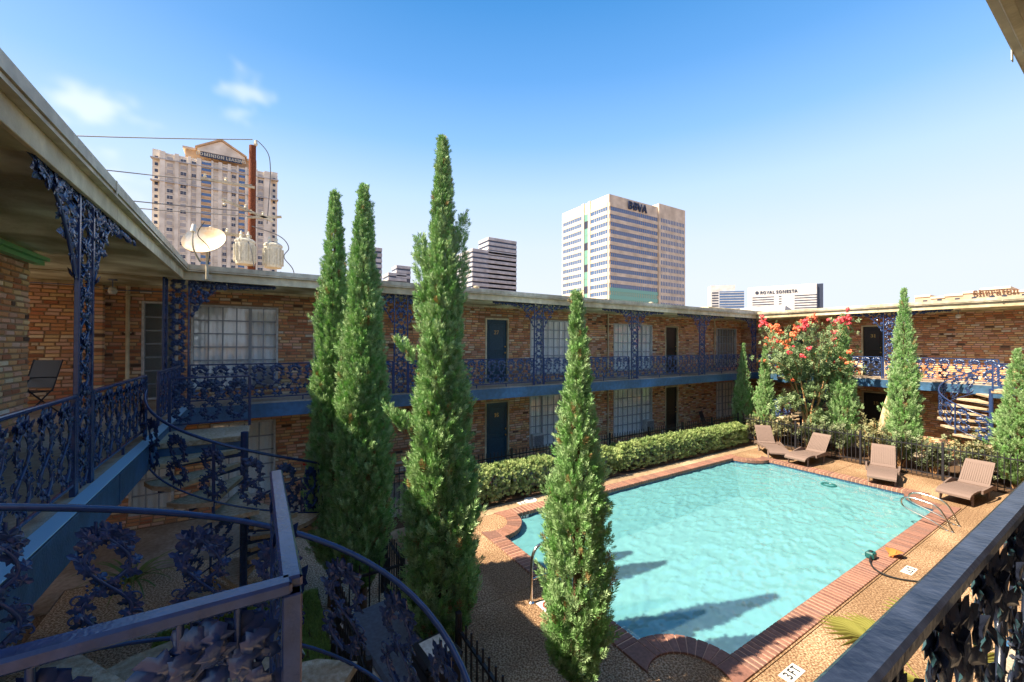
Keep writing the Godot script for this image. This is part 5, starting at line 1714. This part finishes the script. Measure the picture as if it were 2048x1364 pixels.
	for f in 17:
		var y := 9.5 + f * 3.95
		var green := f < 6 and f > 3
		var gm: Material = M.tower_green if green else M.tower_glass
		var s := boxp(t, "window_strip", Vector3(1.0, y, -0.3), Vector3(37.5, y + 2.1, 0.0), gm)
		var mu := MB.new()
		for i in 25: mu.b2(Vector3(1.0 + i * 1.5, y, 0.0), Vector3(1.0 + i * 1.5 + 0.12, y + 2.1, 0.1))
		mbp(s, "mullions", mu, M.tower_tan)
		boxp(t, "spandrel", Vector3(0.4, y + 2.1, -0.3), Vector3(37.9, y + 3.95, 0.15), M.tower_green if green else M.tower_stone)
		for q in [[1.0, 13.5], [20.5, 37.0]]:
			s = boxp(t, "window_strip", Vector3(0.0, y, -q[1]), Vector3(0.3, y + 2.1, -q[0]), M.tower_glass)
			mu = MB.new()
			for i in int((q[1] - q[0]) / 1.6): mu.b2(Vector3(-0.1, y, -q[0] - i * 1.6 - 0.2), Vector3(0.0, y + 2.1, -q[0] - i * 1.6))
			mbp(s, "mullions", mu, M.tower_white)
			boxp(t, "spandrel", Vector3(-0.15, y + 2.1, -q[1]), Vector3(0.3, y + 3.95, -q[0]), M.tower_stone)
		boxp(t, "green_glazing", Vector3(0.05, y - 1.5, -18.6), Vector3(0.3, y + 2.3, -15.4), M.tower_green if f % 3 else M.tower_dark)
		mu = MB.new()
		for i in 15: mu.b2(Vector3(39.8 + i * 1.42, y, 0.5), Vector3(39.8 + i * 1.42 + 0.75, y + 2.2, 0.66))
		stuff(mbp(t, "narrow_windows", mu, M.tower_glass))
	boxp(t, "corner_pier", Vector3(-0.35, 0, -15.4), Vector3(0.3, H + 0.3, -13.6), M.tower_stone)
	boxp(t, "corner_pier", Vector3(-0.35, 0, -20.4), Vector3(0.3, H + 0.3, -18.6), M.tower_stone)
	sign_text(t, "BBVA", 4.2, mat("navy_sign", Color8(16, 28, 66), 0.5), Transform3D(Basis.IDENTITY, Vector3(20.5, H - 3.4, 0.5)))
	# striped terraced offices
	for q in [["striped grey terraced office block with two stepped tops, behind the tallest cypress", 143.9, 290.0, [[0.0, 0.0, 41.8, 80.0, 31.0], [14.4, 0.0, 27.4, 91.0, 18.0]]], ["slim striped grey office block partly behind the cypress pair", 60.0, 292.0, [[0.0, 0.0, 14.3, 71.5, 18.0]]], ["low striped grey office block with a small raised top", 88.9, 330.0, [[0.0, 0.0, 15.0, 61.4, 18.0], [6.4, 0.0, 12.0, 68.0, 14.0]]]]:
		t = thing("office_block", q[0], "office block", W(q[1], 0, q[2]), 0.0, "striped grey office blocks")
		for b in q[3]:
			boxp(t, "body", Vector3(b[0] + 0.3, 0, -b[4] + 0.3), Vector3(b[0] + b[2] - 0.3, b[3] - 0.5, -0.3), M.tower_dark)
			for f in int(b[3] / 3.9):
				var y: float = b[3] - 1.2 - f * 3.9
				if y < 12.0: break
				if f > 0 and b[0] > 1.0 and y < q[3][0][3] - 3.0: break
				boxp(t, "band", Vector3(b[0], y - 1.4, -b[4]), Vector3(b[0] + b[2], y + 1.1, 0.0), M.tower_band, 0.15)
	# white hotel slab facing the court, turned towards the camera
	var hp := W(546.5, 0, 248.0)
	t = thing("hotel_tower", "wide pale hotel slab with dark window lines and a round emblem sign", "tower", hp, atan2(-546.5, 248.0))
	boxp(t, "body", Vector3(-37, 0, -18), Vector3(34, 77, 0), M.tower_white, 0.6)
	boxp(t, "side_edge", Vector3(34, 0, -18), Vector3(40, 77, -4), M.tower_dark)
	for f in 19:
		var y := 63.0 - f * 3.0
		boxp(t, "window_line", Vector3(-32, y, -0.2), Vector3(-9, y + 1.2, 0.12), M.tower_dark)
		boxp(t, "window_line", Vector3(-4, y, -0.2), Vector3(-1, y + 1.2, 0.12), M.tower_dark)
		boxp(t, "window_line", Vector3(12, y, -0.2), Vector3(34, y + 1.2, 0.12), M.tower_dark)
	sign_text(t, "ROYAL SONESTA", 3.6, M.tower_dark, Transform3D(Basis.IDENTITY, Vector3(-4.5, 69.5, 0.4)))
	var e := MB.new()
	e.lathe(Vector3.ZERO, [[1.1, 0.0], [2.0, 0.0], [2.0, 0.4], [1.1, 0.4], [1.1, 0.0]], 14)
	e.b2(Vector3(-1.0, 0, -0.4), Vector3(1.0, 0.4, 0.4))
	part(t, "sign_emblem", e.mesh(), M.tower_dark, Transform3D(Basis(Vector3.RIGHT, PI * 0.5), Vector3(-27.0, 69.8, 0.1)))
	# slender glass tower left of it
	hp = W(440.0, 0, 255.6)
	t = thing("glass_tower", "white high-rise with blue glass front and stepped top", "tower", hp, atan2(-440.0, 255.6) + 0.25)
	boxp(t, "body", Vector3(-16.5, 0, -16), Vector3(8, 70, -0.3), M.tower_white)
	boxp(t, "glass_block", Vector3(-8, 0, -14), Vector3(16.5, 63, 1.2), M.tower_glass)
	for f in 20:
		var y := 61.0 - f * 2.9
		boxp(t, "floor_line", Vector3(-8.1, y, 1.2), Vector3(16.6, y + 0.6, 1.5), M.tower_white)
		boxp(t, "window_row", Vector3(-15.5, y, -0.3), Vector3(-9, y + 1.3, -0.1), M.tower_dark)
	# long low hotel on the right, face along d
	t = thing("hotel_block", "long low cream hotel with stepped roofline and script sign", "building", W(180, 0, 18))
	for q in [[-8.0, 4.8, 19.4], [4.8, 10.6, 20.7], [10.6, 14.0, 20.1], [14.0, 17.8, 19.6], [17.8, 21.0, 19.2], [21.0, 24.6, 19.9]]:
		var ra := MB.new()
		boxp(t, "block", Vector3(0, 0, -q[1]), Vector3(14, q[2], -q[0]), M.hotel_paint)
		boxp(t, "coping_band", Vector3(-0.25, q[2] - 0.5, -q[1] + 0.02), Vector3(14, q[2] + 0.12, -q[0] - 0.02), M.tower_stone)
		for i in int((q[1] - q[0]) / 2.3):
			for f in 5:
				boxp(t, "window", Vector3(-0.1, 17.3 - f * 3.0, -q[0] - i * 2.3 - 1.7), Vector3(0.05, 18.4 - f * 3.0, -q[0] - i * 2.3 - 0.7), M.tower_dark)
	sign_text(t, "Sheraton", 1.35, mat("brown_sign", Color8(96, 60, 34), 0.6), Transform3D(Basis(Vector3.UP, -PI * 0.5), Vector3(-0.4, 19.5, -7.7)), "Droid Serif")
	# patio roof with skylight behind the long wing
	t = thing("skylight_roof", "low yellow canopy roof with a sloped glass skylight behind the eave corner", "roof", W(27.0, 5.53, 13.5))
	boxp(t, "canopy", Vector3(-7.5, 0.25, -2.0), Vector3(0.5, 0.42, 1.2), M.cream, 0.02)
	for i in 5: boxp(t, "rafter", Vector3(-7.0 + i * 1.7, 0.0, -1.9), Vector3(-6.85 + i * 1.7, 0.249, 1.1), M.cream)
	var sk := MB.new()
	sk.prism(PackedVector2Array([Vector2(0.6, 0.0), Vector2(4.2, 0.0), Vector2(0.9, 0.95)]), -1.8, 1.0)
	mbp(t, "skylight", sk, M.tower_band)
	# utility pole with transformers and wires
	t = thing("utility_pole", "brown wooden utility pole with two grey transformers and cross arms", "utility pole", W(-0.25, 0, 22.5))
	var b := MB.new()
	b.tube(pv([Vector3.ZERO, Vector3(0, 7, 0), Vector3(0, 13.2, 0)]), 0.19, 0.14, 12)
	mbp(t, "pole", b, M.pole_wood)
	for q in [[-0.25, 0.0], [0.85, -0.25]]:
		b = MB.new()
		b.lathe(Vector3(q[0], 7.55, 0.45 + q[1]), [[0.0, 0.0], [0.36, 0.0], [0.38, 0.08], [0.38, 1.0], [0.40, 1.0], [0.40, 1.08], [0.3, 1.16], [0.0, 1.2]], 20)
		for i in 14:
			var a := TAU * i / 14
			b.box(Vector3(q[0] + sin(a) * 0.41, 8.05, 0.45 + q[1] + cos(a) * 0.41), Vector3(0.05, 0.75, 0.08), Basis(Vector3.UP, a))
		var tr := mbp(t, "transformer", b, M.enamel)
		b = MB.new()
		for k in [-0.15, 0.12]: b.lathe(Vector3(q[0] + k, 8.74, 0.45 + q[1]), [[0.05, 0.0], [0.08, 0.04], [0.05, 0.1], [0.08, 0.16], [0.05, 0.22], [0.02, 0.34]], 8)
		mbp(tr, "bushing", b, M.enamel)
	for q in [[11.2, -1.9, 0.1, 0.0], [10.1, -1.2, 0.9, 0.55], [9.9, -0.2, 1.2, -0.3], [8.9, -1.7, 0.0, 0.0]]:
		b = MB.new()
		b.box(Vector3((q[1] + q[2]) * 0.5, q[0], 0.2), Vector3(q[2] - q[1], 0.1, 0.1), Basis(Vector3.BACK, -q[3] * 0.6))
		var arm := mbp(t, "cross_arm", b, M.gutter)
		b = MB.new()
		for x in [q[1] + 0.15, lerpf(q[1], q[2], 0.45)]: b.lathe(Vector3(x, q[0] + 0.06, 0.2), [[0.03, 0.0], [0.07, 0.05], [0.04, 0.1], [0.07, 0.15], [0.0, 0.2]], 8)
		mbp(arm, "insulator", b, M.enamel)
	b = MB.new()
	b.tube(curve([Vector3(0.1, 13.3, 0), Vector3(0.16, 13.5, 0), Vector3(0.6, 13.0, 0.1), Vector3(0.72, 12.3, 0.1), Vector3(0.7, 11.4, 0.1), Vector3(0.6, 9.6, 0.2)]), 0.02, 0.02, 5)
	b.tube(curve([Vector3(0.0, 9.4, 0.2), Vector3(1.1, 9.1, 0.2), Vector3(1.5, 8.6, 0.2), Vector3(1.3, 8.1, 0.3), Vector3(1.7, 7.5, 0.3), Vector3(1.75, 6.6, 0.3)]), 0.022, 0.022, 5)
	b.tube(curve([Vector3(-0.3, 8.9, 0.5), Vector3(-0.05, 8.3, 0.92), Vector3(0.1, 7.4, 0.95)]), 0.02, 0.02, 5)
	mbp(t, "jumper_cables", b, M.cable)
	b = MB.new()
	b.lathe(Vector3(0.12, 13.2, 0), [[0.03, 0.0], [0.09, 0.1], [0.06, 0.25], [0.0, 0.3]], 8)
	mbp(t, "top_insulator", b, M.enamel)
	var k := 0
	for q in [[13.5, 11.7, "uppermost power line, running to the top of the utility pole"], [11.3, 11.1, "second power line, running to the highest cross arm"], [10.0, 10.05, "third power line, above the lowest wire"], [9.75, 9.6, "lowest of the four power lines at the utility pole"]]:
		t = thing("power_line", q[2], "wire", W(-0.25, q[0], 22.5), 0.0, "power lines at the utility pole")
		b = MB.new()
		var pts := PackedVector3Array()
		for i in 17:
			var s := i / 16.0
			pts.append(Vector3(-26.0 * s, (q[1] - q[0]) * s * 2.6 - 2.2 * (s - s * s), 0.2 * k))
		b.tube(pts, 0.022, 0.022, 5)
		mbp(t, "wire", b, M.cable)
		k += 1
func _bx(a: Vector3, b: Vector3) -> ArrayMesh:
	var m := MB.new()
	m.b2(a, b)
	return m.mesh()

func _ready() -> void:
	rng.seed = 1
	set_air()
	materials()
	ironwork()
	buildings()
	court()
	iron_things()
	furniture()
	plants()
	city()
